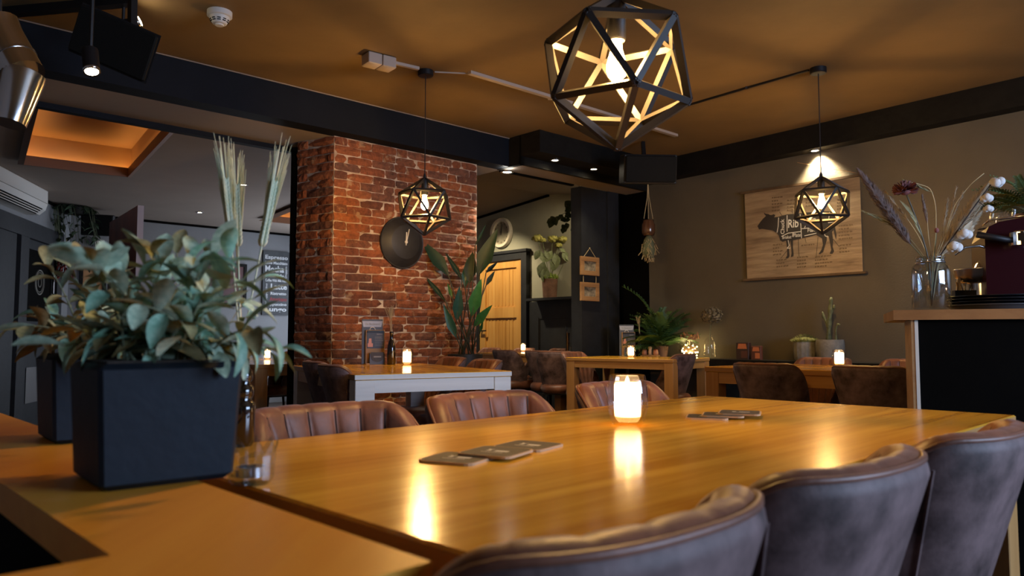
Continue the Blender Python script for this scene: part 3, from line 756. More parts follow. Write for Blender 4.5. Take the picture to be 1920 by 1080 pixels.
p = cw(1.2, 2.63, 1.0); make_spot('added unseen spot brightening the pine door in the back room', p, 130, tgt=cw(1.15, 1.2, 0), size=80)  # added lamp, out of sight, to brighten the door
p = at_z(375, 398, ZL - .001); make_spot('spot in the left-hand ceiling, over the grey-green plant', p, 14, (1, .9, .7))
p = at_z(457, 346, ZL - .001); make_spot('spot in the left-hand ceiling behind the wheat ears', p, 14, (1, .9, .7))

# ------------------------------------------------------------------ writing
FONTS = {}
def text_mesh(body, mt, ext=.0005, bold=0.0, sp=1.0):
    c = bpy.data.curves.new('lettering', 'FONT'); c.body = body; c.size = 1; c.extrude = 0; c.align_x = 'CENTER'; c.align_y = 'CENTER'
    c.offset = bold; c.space_character = sp; c.resolution_u = 2
    o = bpy.data.objects.new('lettering', c); COL.objects.link(o)
    me = bpy.data.meshes.new_from_object(o.evaluated_get(bpy.context.evaluated_depsgraph_get()))
    bpy.data.objects.remove(o); bpy.data.curves.remove(c)
    me.materials.clear(); me.materials.append(mt)
    xs = [v.co.x for v in me.vertices]; ys = [v.co.y for v in me.vertices]
    return me, (min(xs), max(xs), min(ys), max(ys))
def put_text(body, mt, o, x, y, w, h, parent, name='lettering', bold=.012, local=False):
    """lettering stretched into a w x h box centred on o, x along the line, y up"""
    me, (a, b, c, d) = text_mesh(body, mt, bold=bold)
    sx, sy = w / (b - a), h / (d - c)
    Mx = frame(o, x, y) @ Matrix.Diagonal((sx, sy, 1, 1)) @ Matrix.Translation((-(a + b) / 2, -(c + d) / 2, 0))
    me.transform(Mx)
    return link(name, me, parent)
M['ink_white'] = mat('white_print', (.62, .60, .55), .7)
M['ink_black'] = mat('dark_print', (.03, .024, .02), .8)
M['ink_grey'] = mat('grey_print', (.25, .25, .24), .8)
M['ink_red'] = mat('dark_red_print', (.22, .03, .035), .7)

# ------------------------------------------------------------------ leaves
def leaf_mesh(name, mt, w=.3, fold=.12, curl=.25, tip=1.0, nseg=6, base=.15, peak=.45):
    vs = []; fs = []
    for i in range(nseg + 1):
        t = i / nseg; 
        wid = w / 2 * ((t / peak) ** .75 if t < peak else max(0, (1 - t) / (1 - peak)) ** (.7 * tip)) if 0 < t < 1 else (.012 if t == 0 else .002)
        z = -curl * t * t; x = t * (1 - .25 * curl * t)
        vs += [(x, -wid, z + fold * wid * 2), (x, -wid * .5, z + fold * wid * .6), (x, 0, z), (x, wid * .5, z + fold * wid * .6), (x, wid, z + fold * wid * 2)]
    for i in range(nseg):
        for j in range(4):
            a = i * 5 + j; fs.append((a, a + 1, a + 6, a + 5))
    mb = MB(); mb.add(vs, fs); return mb.mesh(name, mt, smooth='all', fix=False)
def orient(p, d, up, s, roll=0):
    d = Vector(d).normalized(); y = Vector(up).cross(d)
    if y.length < 1e-3: y = Vector((0, 1, 0)).cross(d)
    y.normalize(); z = d.cross(y)
    m = Matrix(((d[0], y[0], z[0], p[0]), (d[1], y[1], z[1], p[1]), (d[2], y[2], z[2], p[2]), (0, 0, 0, 1)))
    if not isinstance(s, (tuple, list)): s = (s, s, s)
    return m @ Matrix.Rotation(roll, 4, 'X') @ Matrix.Diagonal((*s, 1))
def leaf_mat(name, c1, c2, rough=.55, rnd=.3, back=None, vein=True):
    m = mat(name, c1, rough, col2=c2, vs=6, rnd=rnd)
    nt = m.node_tree; b = nt.nodes['Principled BSDF']; b.inputs['Subsurface Weight'].default_value = 0
    return m

# ---- grey-green plants in the planters
M['sage'] = leaf_mat('grey_green_leaf', (.22, .34, .24), (.50, .60, .43), .6, .35)
M['sagebrown'] = leaf_mat('olive_leaf', (.22, .19, .08), (.42, .36, .17), .6, .3)
M['stem'] = mat('woody_stem', (.14, .16, .09), .8)
def round_leaf(name, mt, w, fold, curl, nseg=7):
    vs = []; fs = []
    for i in range(nseg + 1):
        t = i / nseg; wid = w / 2 * max(.03, math.sin(PI * min(1, .04 + .96 * t ** 1.15)) ** .62) if i < nseg else w * .06
        z = -curl * t * t; x = t * (1 - .3 * curl * t)
        for q in (-1, -.5, 0, .5, 1): vs.append((x, wid * q, z + fold * wid * abs(q) ** 1.5 * 2))
    for i in range(nseg):
        for j in range(4):
            a = i * 5 + j; fs.append((a, a + 1, a + 6, a + 5))
    mb = MB(); mb.add(vs, fs); return mb.mesh(name, mt, smooth='all', fix=False)
M['sageteal'] = leaf_mat('teal_green_soft_leaf', (.13, .30, .20), (.32, .52, .38), .6, .25)
SG = [round_leaf('leaf', M['sage'], .44, .12, .3), round_leaf('leaf', M['sageteal'], .40, .25, .5), round_leaf('leaf', M['sage'], .48, .06, .15), round_leaf('leaf', M['sagebrown'], .42, .2, .5)]
SG_OLD = [leaf_mesh('leaf', M['sage'], .46, .10, .25, .6), leaf_mesh('leaf', M['sage'], .38, .2, .45, .7), leaf_mesh('leaf', M['sage'], .50, .05, .1, .5), leaf_mesh('leaf', M['sagebrown'], .44, .15, .35, .6)]
def sage_plant(label, base, n, seed, spread, hgt, brown, size=(.036, .056)):
    rnd = random.Random(seed); t = thing('leafy_plant', label, 'plant', base, plan_rz(mu), 'grey-green plants in the dark planters')
    stems = MB(); cnt_ = 0
    for k in range(n):
        a = 2 * PI * (k + rnd.random() * .7) / n * 2.4; el = rnd.choice((-.05, .02, .12, .3, .5, .75, 1.05, 1.4)) + rnd.uniform(-.1, .15)
        p0 = Vector((rnd.uniform(-.045, .045), rnd.uniform(-.045, .045), 0))
        d = Vector((math.cos(a) * math.cos(el), math.sin(a) * math.cos(el), math.sin(el)))
        ln = (spread * math.cos(el) + hgt * math.sin(el)) * rnd.uniform(.65, 1.0)
        p2 = p0 + d * ln + Z * .012; p1 = p0 + d * ln * .45 + Z * .035
        pts = [(p0 * (1 - q) ** 2 + p1 * 2 * q * (1 - q) + p2 * q * q) for q in [i / 6 for i in range(7)]]
        stems.tube(pts, [.0015 * (1 - .5 * i / 6) for i in range(7)], 5)
        nl = rnd.randint(7, 9)
        for q in range(nl):
            f = .14 + .86 * q / (nl - 1); i = min(5, int(f * 6)); p = pts[i].lerp(pts[i + 1], f * 6 - i) if i < 6 else pts[6]
            tang = (pts[min(6, i + 1)] - pts[i]).normalized()
            out = tang.orthogonal().normalized(); out.rotate(Matrix.Rotation(q * 2.3 + rnd.random() * .8, 3, tang))
            dd = tang * (.5 if q < nl - 2 else 1.3) + out * rnd.uniform(.6, 1.0) + Z * rnd.uniform(-.1, .35)
            if p.z < .008 and max(abs(p.x), abs(p.y)) < .07: p.z = .008; dd.z = abs(dd.z)
            me = SG[3] if rnd.random() < brown else SG[rnd.randrange(3)]
            s = rnd.uniform(*size)
            link('leaf', me, t, M=orient(p, dd, Z + out * rnd.uniform(-.4, .4), (s, s * rnd.uniform(.8, 1.15), s), rnd.uniform(-.5, .5))); cnt_ += 1
    stems.build('stems', M['stem'], t, smooth='all')
    return t
sage_plant('grey-green leafy plant spilling from the near dark planter', pc + Z * .123, 35, 11, .118, .100, .10, (.036, .055))
sage_plant('leafy plant in the rear dark planter, its brown shade put into olive leaves', pc2 + Z * .123, 28, 5, .122, .085, .7, (.036, .054))  # brown shade on this plant put in as mostly olive leaves

# ---- dark beaded bottle with wheat ears, standing on the table behind the planter
M['wheat'] = mat('green_wheat', (.50, .60, .42), .7, col2=(.66, .70, .52), vs=30)
M['wheattan'] = mat('tan_wheat', (.55, .40, .19), .7, col2=(.62, .50, .28), vs=30)
M['drygrass'] = mat('dry_grass', (.45, .35, .17), .8, col2=(.58, .48, .28), vs=20)
bp_ = at_z(452, 836, ZT); yb = bp_.y
tb_ = thing('glass_vase', 'dark beaded glass bottle behind the near planter', 'vase', bp_)
MB().lathe([(0, 0), (.017, 0), (.020, .006), (.021, .06), (.020, .068), (.014, .074), (.018, .082), (.018, .094), (.012, .100), (.016, .108), (.015, .120), (.010, .126), (.010, .150), (.012, .156), (.009, .158), (.007, .150), (.007, .12), (0, .11)], 20).build('body', M['brownglass'], tb_, smooth='all')
def wheat(label, pts, ear_len, mt, seed, n=15):
    rnd = random.Random(seed)
    t = thing('wheat_stem', label, 'dried grass', pts[0], 0, 'wheat ears in the dark bottle'); b0_ = Vector(pts[0])
    P = [Vector(p) - b0_ for p in pts]
    MB().tube(P, .0016, 6).build('stalk', mt, t, smooth='all')
    d = (P[-1] - P[-2]).normalized(); base = P[-1]; side = d.cross(Vector((0, 1, 0))).normalized(); dep = d.cross(side)
    mb = MB(); aw = MB()
    for k in range(n):
        f = k / n; q = base + d * ear_len * f
        for s_ in (-1, 1):
            for o_ in (side, dep):
                c = q + o_ * s_ * .0045 * (1 - .5 * f)
                R = Matrix.Translation(c) @ (d + o_ * s_ * .35).to_track_quat('Z', 'Y').to_matrix().to_4x4()
                m2 = MB(); m2.sphere((0, 0, 0), .0048, 6, 4, (.62, .62, 1.5)); mb.add([R @ Vector(v) for v in m2.v], m2.f)
                tip = c + d * (ear_len * rnd.uniform(.85, 1.25)) * (1 - .35 * f) + o_ * s_ * rnd.uniform(.003, .013)
                if o_ is side or k % 2: aw.tube([c, tip], [.0009, .0003], 3, False)
    mb.build('ear', mt, t, smooth='all'); aw.build('awns', mt, t)
neck = bp_ + Z * .155
def wy(u, v, dy=0): return at_y(u, v, yb + dy)
wheat('pale green wheat ear standing left above the grey-green plant', [neck - Z * .04, wy(446, 600), wy(433, 450)], .105, M['wheat'], 1)
wheat('slim pale wheat ear just behind the left one', [neck - Z * .04, wy(450, 600, .02), wy(446, 455, .02)], .10, M['wheat'], 2)
wheat('tan wheat ear between the pale ones', [neck - Z * .04, wy(452, 600, .03), wy(442, 440, .03)], .055, M['wheattan'], 4, 10)
wheat('pale wheat ear leaning right towards the brick pillar', [neck - Z * .04, wy(465, 590, -.01), wy(492, 455, -.01)], .105, M['wheat'], 3)
# small clear faceted glass beside the bottle
gp = at_z(470, 906, ZT)
tg = thing('tumbler', 'small clear tea-light glass on the table at the corner of the divider', 'glass', gp)
n = 18; vs = []
for r_, z, dz_ in ((.002, .0, 0), (.021, 0, 0), (.025, .006, 0), (.027, .034, 0), (.030, .046, .008), (.0285, .046, .008), (.0255, .034, 0), (.023, .010, 0), (.002, .008, 0)):
    for k in range(n): q = r_ * (1 + (.07 if k % 2 else -.03)); vs.append((q * math.cos(2 * PI * k / n), q * math.sin(2 * PI * k / n), z + (dz_ if k % 2 else -dz_)))
mb = MB(); mb.add(vs, [(i * n + k, i * n + (k + 1) % n, (i + 1) * n + (k + 1) % n, (i + 1) * n + k) for i in range(8) for k in range(n)]); mb.build('glass', M['jarglass'], tg)
MB().lathe([(0, .0085), (.017, .0085), (.017, .020), (0, .019)], 16).build('tea_light', M['steel'], tg, smooth=True)

# ------------------------------------------------------------------ coasters
M['board'] = mat('tan_cardboard', (.55, .36, .20), .85); M['print'] = mat('charcoal_print', (.045, .036, .034), .6, var=.2, vs=40)
def coaster(label, u, v, z, rz):
    t = thing('coaster', label, 'coaster', at_z(u, v, z), rz, 'square cardboard coasters')
    s = .088
    def rr(h, r_, z_): 
        out = []
        for cx, cy, a0 in ((1, 1, 0), (-1, 1, 1), (-1, -1, 2), (1, -1, 3)):
            for k in range(4): a = (a0 + k / 3) * PI / 2; out.append(Vector((cx * (h - r_) + r_ * math.cos(a), cy * (h - r_) + r_ * math.sin(a), z_)))
        return out
    MB().prism(rr(s / 2, .012, 0), Z * .0034).build('card', M['board'], t)
    p = MB(); p.prism(rr(s / 2 - .003, .010, .0034), Z * .0003); pr = p.build('print', M['print'], t)
    mk = MB(); zt = .0039
    mk.add([(x * .011 - .012, y * .011 + .004, zt) for x, y in ((-.35, -.7), (.35, -.7), (.25, .2), (.6, .9), (0, .5), (-.6, .9), (-.25, .2))], [tuple(range(7))])
    mk.quad((-.001, -.006, zt), (.021, -.006, zt), (.021, .005, zt), (-.001, .005, zt)); mk.quad((-.018, -.015, zt), (.018, -.015, zt), (.018, -.0125, zt), (-.018, -.0125, zt))
    mk.build('emblem', M['ink_white'], pr, fix=False)
th0 = .0037
for (u, v, lab, k) in ((859, 862, 'left coaster of the near row of three, in front of the candle glass', 0), (930, 850, 'middle coaster of the near row of three', 1), (991, 838, 'right coaster of the near row of three', 2)):
    coaster(lab, u, v, ZT + th0 * (k % 2) * 1.0, -.42 - .06 * k)
for (u, v, lab, k) in ((1326, 783.5, 'leftmost coaster of the far fan on the long table', 0), (1356, 779.5, 'middle coaster of the far fan on the long table', 1), (1387, 775.5, 'topmost right coaster of the far fan on the long table', 2)):
    coaster(lab, u, v, ZT + th0 * k, -.28 - .03 * k)

# ------------------------------------------------------------------ things on the brick pillar
def pn(u, v, off=.02): return at_pl(u, v, sn(0, -4.78 + off), N)
pcx = pn(754, 455, .02)
M['iron'] = mat('black_iron', (.016, .016, .018), .55, var=.2, vs=20)
t = thing('wall_clock', 'big black iron pan clock on the brick pillar', 'clock', pcx)
Rn = N.to_track_quat('Z', 'Y').to_matrix().to_4x4()
mb = MB(); mb.lathe([(.196, -.01), (.199, .0), (.196, .006), (.188, .004), (.130, .048), (.126, .05), (0, .05)], 40, M=Rn); mb.build('pan', M['iron'], t, smooth=True)
hx = -Vector((-U.x, -U.y, 0)); 
def onpan(a, b, z=.053): return U * a + Z * b + N * z
MB().obox(onpan(0, -.02), onpan(.028, .10), .006, .003, up=N).build('hour_hand', M['ink_white'], t)
MB().obox(onpan(0, -.025), onpan(.004, .075), .009, .003, up=N).build('minute_hand', M['ink_white'], t)
mb = MB(); mb.lathe([(0, .050), (.012, .050), (.012, .058), (0, .058)], 14, M=Rn); mb.build('hub', M['ink_white'], t)

# ------------------------------------------------------------------ menu stands, bottles
M['slate'] = mat('blue_grey_menu', (.085, .10, .135), .6); M['menulight'] = mat('pale_blue_label', (.40, .45, .56), .6)
M['menucard'] = mat('dark_menu_card', (.055, .065, .09), .55); M['pinkcup'] = mat('pink_print', (.62, .28, .22), .6)
def menu_stand(label, p, face, sc=1.0, group='menu stands on the tables'):
    f = Vector((face[0], face[1], 0)).normalized(); t = thing('menu_stand', label, 'menu', p, math.atan2(-f.x, f.y) + PI, group)
    # local: -Y faces the reader, X to the right
    bk = MB().box((-.012, .020, .145), (.135, .006, .29), bev=.002).build('menu_sleeve', M['slate'], t)
    MB().quad((-.07, .0168, .240), (.045, .0168, .240), (.053, .0168, .278), (-.078, .0168, .278)).build('banner', M['menulight'], bk)
    me = put_text('De Boulevard', M['ink_grey'], Vector((-.012, .0160, .259)), (1, 0, 0), (0, 0, 1), .09, .014, bk)
    rg = MB(); rg.tube([Vector((-.012 + .017 * math.cos(a * PI / 8), .0158, .222 + .017 * math.sin(a * PI / 8))) for a in range(17)], .0025, 5, False); rg.build('emblem', M['ink_white'], bk)
    MB().box((.004, .006, .110), (.124, .012, .220), bev=.002).build('board', M['frame'], t)
    cd_ = MB().box((.006, -.002, .155), (.112, .003, .105)).build('menu_card', M['menucard'], t)
    MB().box((.004, -.003, .212), (.108, .012, .012), bev=.002).build('clip', M['blackmetal'], t)
    ck = MB(); ck.quad((-.045, -.0038, .112), (-.012, -.0038, .112), (-.012, -.0038, .135), (-.045, -.0038, .135)); ck.quad((-.04, -.0038, .135), (-.02, -.0038, .135), (-.022, -.0038, .166), (-.037, -.0038, .166)); ck.build('picture', M['pinkcup'], cd_, fix=False)
    ln = MB()
    for k in range(6): ln.quad((0, -.0038, .118 + .011 * k), (.055 - .006 * (k % 3), -.0038, .118 + .011 * k), (.055 - .006 * (k % 3), -.0038, .1205 + .011 * k), (0, -.0038, .1205 + .011 * k))
    ln.quad((.012, -.0038, .19), (.05, -.0038, .19), (.05, -.0038, .197), (.012, -.0038, .197)); ln.build('print_lines', M['ink_grey'], cd_, fix=False)
    hd = MB().box((.012, -.020, .035), (.098, .026, .07), bev=.002).build('coaster_box', M['slate'], t)
    r_ = [Vector((.012 + .042 * math.cos(PI + a * PI / 14), -.036, .058 + .042 * math.sin(PI + a * PI / 14))) for a in range(15)]
    MB().prism(r_ + [Vector((.054, -.036, .078)), Vector((-.030, -.036, .078))], Vector((0, .003, 0))).build('coaster_front', M['print'], hd)
    MB().quad((-.012, -.0365, .045), (.036, -.0365, .045), (.036, -.0365, .054), (-.012, -.0365, .054)).build('emblem', M['ink_grey'], hd)
    MB().box((.004, -.004, .004), (.130, .055, .008), bev=.002).build('foot', M['frame'], t)
    t.scale = (sc,) * 3
    return t
m0 = menu_stand('wooden menu stand with blue sleeve on the pillar table', at_z(702, 683.2, ZT), (.36, -.93))
p3 = at_z(1178, 667.4, ZT)
dup(m0, p3, m0.rotation_euler.z - .45, 'wooden menu stand with blue sleeve on the corner table before the fern')
dup(m0, at_z(1066, 662.5, ZT), m0.rotation_euler.z + 1.0, 'menu stand on the back room table, half behind the navy pillar')
def bottle(label, p, group='brown bottles with dried grass'):
    t = thing('bottle', label, 'bottle', p, 0, group)
    MB().lathe([(0, 0), (.024, 0), (.0265, .004), (.0265, .10), (.024, .122), (.0135, .155), (.0115, .165), (.0115, .198), (.0135, .2), (.0135, .208), (.011, .21), (.009, .205), (.009, .15), (0, .14)], 20).build('glass', M['brownglass'], t, smooth='all')
    rnd = random.Random(4)
    for k, (dx, l) in enumerate(((-.045, .155), (-.012, .15), (.005, .165), (-.02, .14))):
        mb = MB(); b_ = Vector((0, 0, .15)); tp_ = Vector((dx, rnd.uniform(-.02, .02), .21 + l)); md = Vector((dx * .25, 0, .27))
        pts = [b_, md, tp_]; mb.tube(pts, [.0012, .0012, .0006], 5)
        for q in range(14):
            f = .45 + .5 * q / 14; c = md.lerp(tp_, (f - .3) / .7)
            mb.obox(c, c + Vector((.008 * (1 if q % 2 else -1), .003, .02)), .0022, .0012)
        mb.build('grass_stem', M['drygrass'], t)
    return t
bt = bottle('brown bottle of dried grass beside the menu stand on the pillar table', at_z(733.5, 683.6, ZT))
dup(bt, at_z(1200, 667.3, ZT), .4, 'dark bottle of dried grass beside the menu stand on the corner table', 'brown bottles with dried grass')
# condiments on the corner table
M['peach'] = mat('peach_ceramic', (.50, .22, .12), .4); M['ivory'] = mat('ivory_ceramic', (.62, .45, .28), .4); M['sauce'] = mat('red_sauce', (.25, .05, .02), .2)
cp = at_z(1219, 668.0, ZT)
t = thing('condiment_tray', 'small wooden tray of jars beside the bottle on the corner table', 'tray', cp, -.6)
MB().box((0, 0, .006), (.16, .08, .012), bev=.002).build('tray', M['frame'], t)
mi_ = MB(); mi_.lathe([(0, .012), (.018, .012), (.016, .05), (.012, .055), (.018, .075), (.016, .088), (0, .092)], 14); pm = mi_.build('pepper_mill', M['ivory'], t, smooth='all')
for x in (-.055, .055):
    j = MB().lathe([(0, .012), (.022, .012), (.024, .03), (.020, .05), (.022, .054), (0, .056)], 14, c=(x, 0, 0)).build('jar', M['peach'], t, smooth='all')
    MB().lathe([(0, .056), (.019, .056), (.019, .064), (0, .066)], 14, c=(x, 0, 0)).build('lid', M['sauce'], j)
# ------------------------------------------------------------------ tall plant beside the brick pillar
M['strel'] = leaf_mat('dark_green_leaf', (.005, .026, .015), (.010, .042, .024), .55, .3)
M['strelb'] = leaf_mat('bright_green_leaf', (.03, .15, .035), (.05, .21, .06), .38, .2)
M['strelt'] = leaf_mat('teal_green_leaf', (.02, .085, .06), (.03, .11, .075), .38, .2)
M['stalk'] = mat('dark_leaf_stalk', (.03, .05, .03), .5, col2=(.08, .07, .05), vs=20)
YP = 5.86
base = at_y(872, 664, YP); base.z = 0
t = thing('potted_plant', 'tall broad-leaved plant in a black pot by the brick pillar', 'plant', base)
rim = (at_y(872, 664, YP)).z
MB().lathe([(0, 0), (.115, 0), (.135, rim), (.122, rim), (.118, rim - .03), (0, rim - .03)], 24).build('pot', M['blackplastic'], t, smooth=True)
MB().lathe([(0, rim - .028), (.117, rim - .028)], 20).build('soil', M['soil'], t, fix=False)
LV = [((841, 517), (789, 449), 27, 0, .0), ((897, 516), (932, 428), 33, 0, -.06), ((866, 525), (833, 472), 11, 0, .12), ((836, 566), (793, 516), 10, 0, .05),
      ((884, 593), (902, 524), 25, 1, -.16), ((856, 601), (863, 538), 21, 2, -.14), ((889, 612), (922, 574), 18, 1, -.18), ((856, 634), (829, 572), 17, 2, -.10),
      ((911, 512), (934, 491), 9, 0, .08), ((911, 536), (929, 507), 10, 0, .10), ((880, 531), (886, 470), 26, 0, .12), ((891, 461), (913, 420), 6, 0, .10),
      ((900, 624), (906, 600), 6, 1, -.12), ((848, 560), (839, 530), 8, 1, .02), ((872, 540), (878, 480), 18, 2, .16)]
lm_s = [leaf_mesh('leaf', M[k], .28, .16, .10, 1.1, 8, peak=.38) for k in ('strel', 'strelb', 'strelt')]
rnd = random.Random(2)
for (b_, tp, w, k, dy) in LV:
    pb = at_y(*b_, YP + dy * (.7 if dy < 0 else .3)) - base; pt = at_y(*tp, YP + dy * (1 if dy < 0 else .35) + (-.05 if dy < 0 else .02)) - base
    d = pt - pb; L = d.length; ww = w / F * YP / (.28 * L)
    d += Vector((0, 0, .06 * L))
    lf = link('leaf', lm_s[k], t, M=orient(pb, d, Vector((0, -1, .25)), (L * 1.02, L * ww, L), rnd.uniform(-.25, .25)))
    r0 = Vector((rnd.uniform(-.07, .07), rnd.uniform(-.05, .05), rim - .03))
    MB().tube([r0, r0.lerp(pb, .5) + Vector((0, 0, .02)), pb, pb + d * .25], [.006, .005, .004, .002], 6).build('stalk', M['stalk'], t, smooth='all')

# ------------------------------------------------------------------ shelf along the right wall and what stands on it
ZS = .745
sh = thing('wall_shelf', 'long dark shelf along the right wall, carrying the fern and small pots', 'shelf', wr(0))
o_ = wr(0)
MB().prism([wr(-.6, ZS - .06, -.24) - o_, wr(3.55, ZS - .06, -.24) - o_, wr(3.55, ZS - .06, -.001) - o_, wr(-.6, ZS - .06, -.001) - o_], Z * .06).build('board', M['blackwood'], sh)
for q in (-.3, 1.0, 2.2, 3.3): MB().prism([wr(q, 0, -.2) - o_, wr(q + .04, 0, -.2) - o_, wr(q + .04, 0, -.01) - o_, wr(q, 0, -.01) - o_], Z * (ZS - .06)).build('support', M['blackwood'], sh)
def onshelf(u, off=-.12):
    p = at_pl(u, 640, wr(0, 0, off), WN); p.z = ZS; return p
# fern
M['fern'] = leaf_mat('fern_green', (.030, .085, .022), (.065, .14, .035), .5, .3)
def frond_mesh(name, mt, npin=18, w=.44, pl=1.0):
    mb = MB(); mid = []
    for i in range(9):
        t_ = i / 8; mid.append(Vector((t_ * (1 - .12 * t_), 0, .16 * math.sin(t_ * 2.0) - .26 * t_ * t_)))
    mb.tube(mid, [.008 * (1 - .7 * i / 8) for i in range(9)], 4)
    for k in range(npin):
        f = .10 + .9 * k / npin; i = min(7, int(f * 8)); c = mid[i].lerp(mid[i + 1], f * 8 - i)
        l = w * .5 * math.sin(min(1, f * 1.15 + .10) * PI * .93) ** .7 + .015; b_ = .034
        for s_ in (-1, 1):
            tp = c + Vector((l * .38, s_ * l, -.10 * l)); n1 = c + Vector((b_ + l * .12, s_ * l * .45, .01)); n0 = c + Vector((-b_ * .3 + l * .2, s_ * l * .5, .0))
            mb.add([c + Vector((-b_ * .5, 0, 0)), n0, tp, n1, c + Vector((b_ * .6, 0, 0))], [(0, 1, 2, 3, 4)] if s_ < 0 else [(4, 3, 2, 1, 0)])
    return mb.mesh(name, mt, smooth=False, fix=False)
FM = frond_mesh('frond', M['fern'])
def fern(label, p, fr, pot=None, seed=1, group=None, me=None):
    rnd = random.Random(seed); t = thing('fern', label, 'plant', p, 0, group)
    MB().lathe([(0, 0), (.06, 0), (.075, .11), (.068, .11), (.064, .09), (0, .09)], 18).build('pot', pot or M['terracotta'], t, smooth=True)
    c = Vector((0, 0, .10))
    for (az, el, l) in fr:
        d = Vector((math.cos(az) * math.cos(el), math.sin(az) * math.cos(el), math.sin(el)))
        link('frond', me or FM, t, M=orient(c, d, Z, (l, l * rnd.uniform(.8, 1.1), l), rnd.uniform(-.4, .4)))
    return t
rnd = random.Random(9); fr = []
for k in range(62):
    az = rnd.uniform(-PI, PI); e = rnd.choice((.0, .3, .6, .9, 1.15)) + rnd.uniform(-.15, .2); fr.append((az, e, rnd.uniform(.32, .47) * (1.0 if e > .2 else .85)))
fr += [(2.9, 1.15, .75), (-2.2, .25, .5), (-2.6, .1, .5), (-1.2, .1, .48), (-.8, .2, .45)]
# keep fronds from poking through the wall
def okw(a, e, l):
    d = Vector((math.cos(a) * math.cos(e), math.sin(a) * math.cos(e), 0)); return d.dot(WN) * l < .19
fern('big lush green fern on the wall shelf beside the fairy-light jar', onshelf(1238, -.20), [q for q in fr if okw(*q)], seed=3)

# glass jar with fairy lights
M['fairy'] = emit('fairy_light', (1.0, .72, .28), 45); M['wire'] = mat('copper_wire', (.35, .18, .07), .4, metal=.8)
jp = onshelf(1293, -.14)
t = thing('fairy_light_jar', 'round glass jar of glowing fairy lights with a copper bow', 'jar', jp)
MB().lathe([(0, .002), (.06, .002), (.088, .03), (.098, .07), (.09, .115), (.06, .15), (.048, .165), (.052, .18), (.049, .18), (.044, .166), (.057, .146), (.086, .112), (.093, .07), (.083, .033), (.057, .008), (0, .008)], 26).build('glass', M['glassthin'], t, smooth='all')
rnd = random.Random(12); wp = []
for k in range(46):
    a = k * 1.1 + rnd.random(); r_ = rnd.uniform(.03, .075); wp.append(Vector((r_ * math.cos(a), r_ * math.sin(a), rnd.uniform(.015, .12))))
mb = MB(); mb.tube(wp, .0012, 4); wire = mb.build('wire', M['wire'], t)
for k in range(0, 46, 2): MB().sphere(wp[k], .0052, 6, 4).build('light', M['fairy'], wire)
mb = MB()
for k in range(9):
    a = k * .7; mb.tube([(.045 * math.cos(a), .045 * math.sin(a), .172), (.075 * math.cos(a + .3), .06 * math.sin(a + .3), .19 + .02 * (k % 3)), (.085 * math.cos(a + .6), .07 * math.sin(a + .6), .178 + .025 * (k % 2))], .008, 5)
mb.lathe([(.05, .165), (.055, .170), (.05, .178)], 18); mb.build('bow', mat('copper_ribbon', (.32, .15, .07), .6), t, smooth='all')
lamp('fairy_glow', 'POINT', jp + Z * .10 - WN * .02, 1.6, (1, .72, .3), shadow_soft_size=.05)
# vase with a dark dried flower head
vp = onshelf(1331, -.12)
t = thing('glass_vase', 'slim clear vase with one dark dried hydrangea head', 'vase', vp)
MB().lathe([(0, .002), (.045, .002), (.052, .02), (.052, .12), (.045, .16), (.02, .19), (.022, .21), (.019, .21), (.017, .19), (.041, .158), (.048, .12), (.048, .02), (0, .008)], 20).build('glass', M['glassthin'], t, smooth='all')
dv = thing('dried_flower', 'dark dried hydrangea head standing in the slim clear vase', 'dried flower', vp + Z * .01)
hd_ = Vector((.02, 0, .37)); MB().tube([(0, 0, 0), (.0, 0, .2), hd_], .003, 6).build('stalk', M['stem'], dv)
rnd = random.Random(8); mb = MB()
M['dryhyd'] = mat('dry_brown_petals', (.05, .035, .022), .8, col2=(.22, .18, .11), vs=40)
for k in range(190):
    d = Vector((rnd.gauss(0, 1), rnd.gauss(0, 1), rnd.gauss(0, 1))).normalized(); c = hd_ + Vector((d.x * .095, d.y * .08, d.z * .075)) * rnd.uniform(.75, 1.05)
    x = d.orthogonal().normalized() * .013; y = d.cross(x); mb.add([c - x, c - y + d * .006, c + x, c + y + d * .006], [(0, 1, 2, 3)])
hp = mb.build('petals', M['dryhyd'], dv, fix=False); hp['kind'] = 'stuff'
# two menu cards / tins
def tin(label, u, w, h, cols):
    t = thing('card_box', label, 'box', onshelf(u, -.10), plan_rz(W) + .1, 'small printed boxes on the wall shelf')
    MB().box((0, 0, h / 2), (w, w * .45, h), bev=.003).build('box', cols[0], t)
    y = w * .225 + .0006
    bx = MB(); bx.quad((-w * .38, y, h * .62), (w * .38, y, h * .62), (w * .30, y, h * .92), (-w * .3, y, h * .92)); bx.build('picture', cols[1], t, fix=False)
    bx = MB(); bx.quad((-w * .4, y, h * .1), (w * .1, y, h * .1), (w * .1, y, h * .5), (-w * .4, y, h * .5)); bx.build('panel', cols[2], t, fix=False)
    return t
M['redbrown'] = mat('red_brown_print', (.10, .03, .02), .5); M['orangep'] = mat('orange_print', (.55, .17, .06), .5); M['darkp'] = mat('dark_wine_print', (.035, .015, .014), .5)
tin('dark red printed box on the shelf, left of two', 1394, .115, .145, (M['darkp'], M['orangep'], M['redbrown']))
tin('orange printed box on the shelf, right of two', 1419, .085, .115, (M['redbrown'], M['orangep'], M['orangep']))
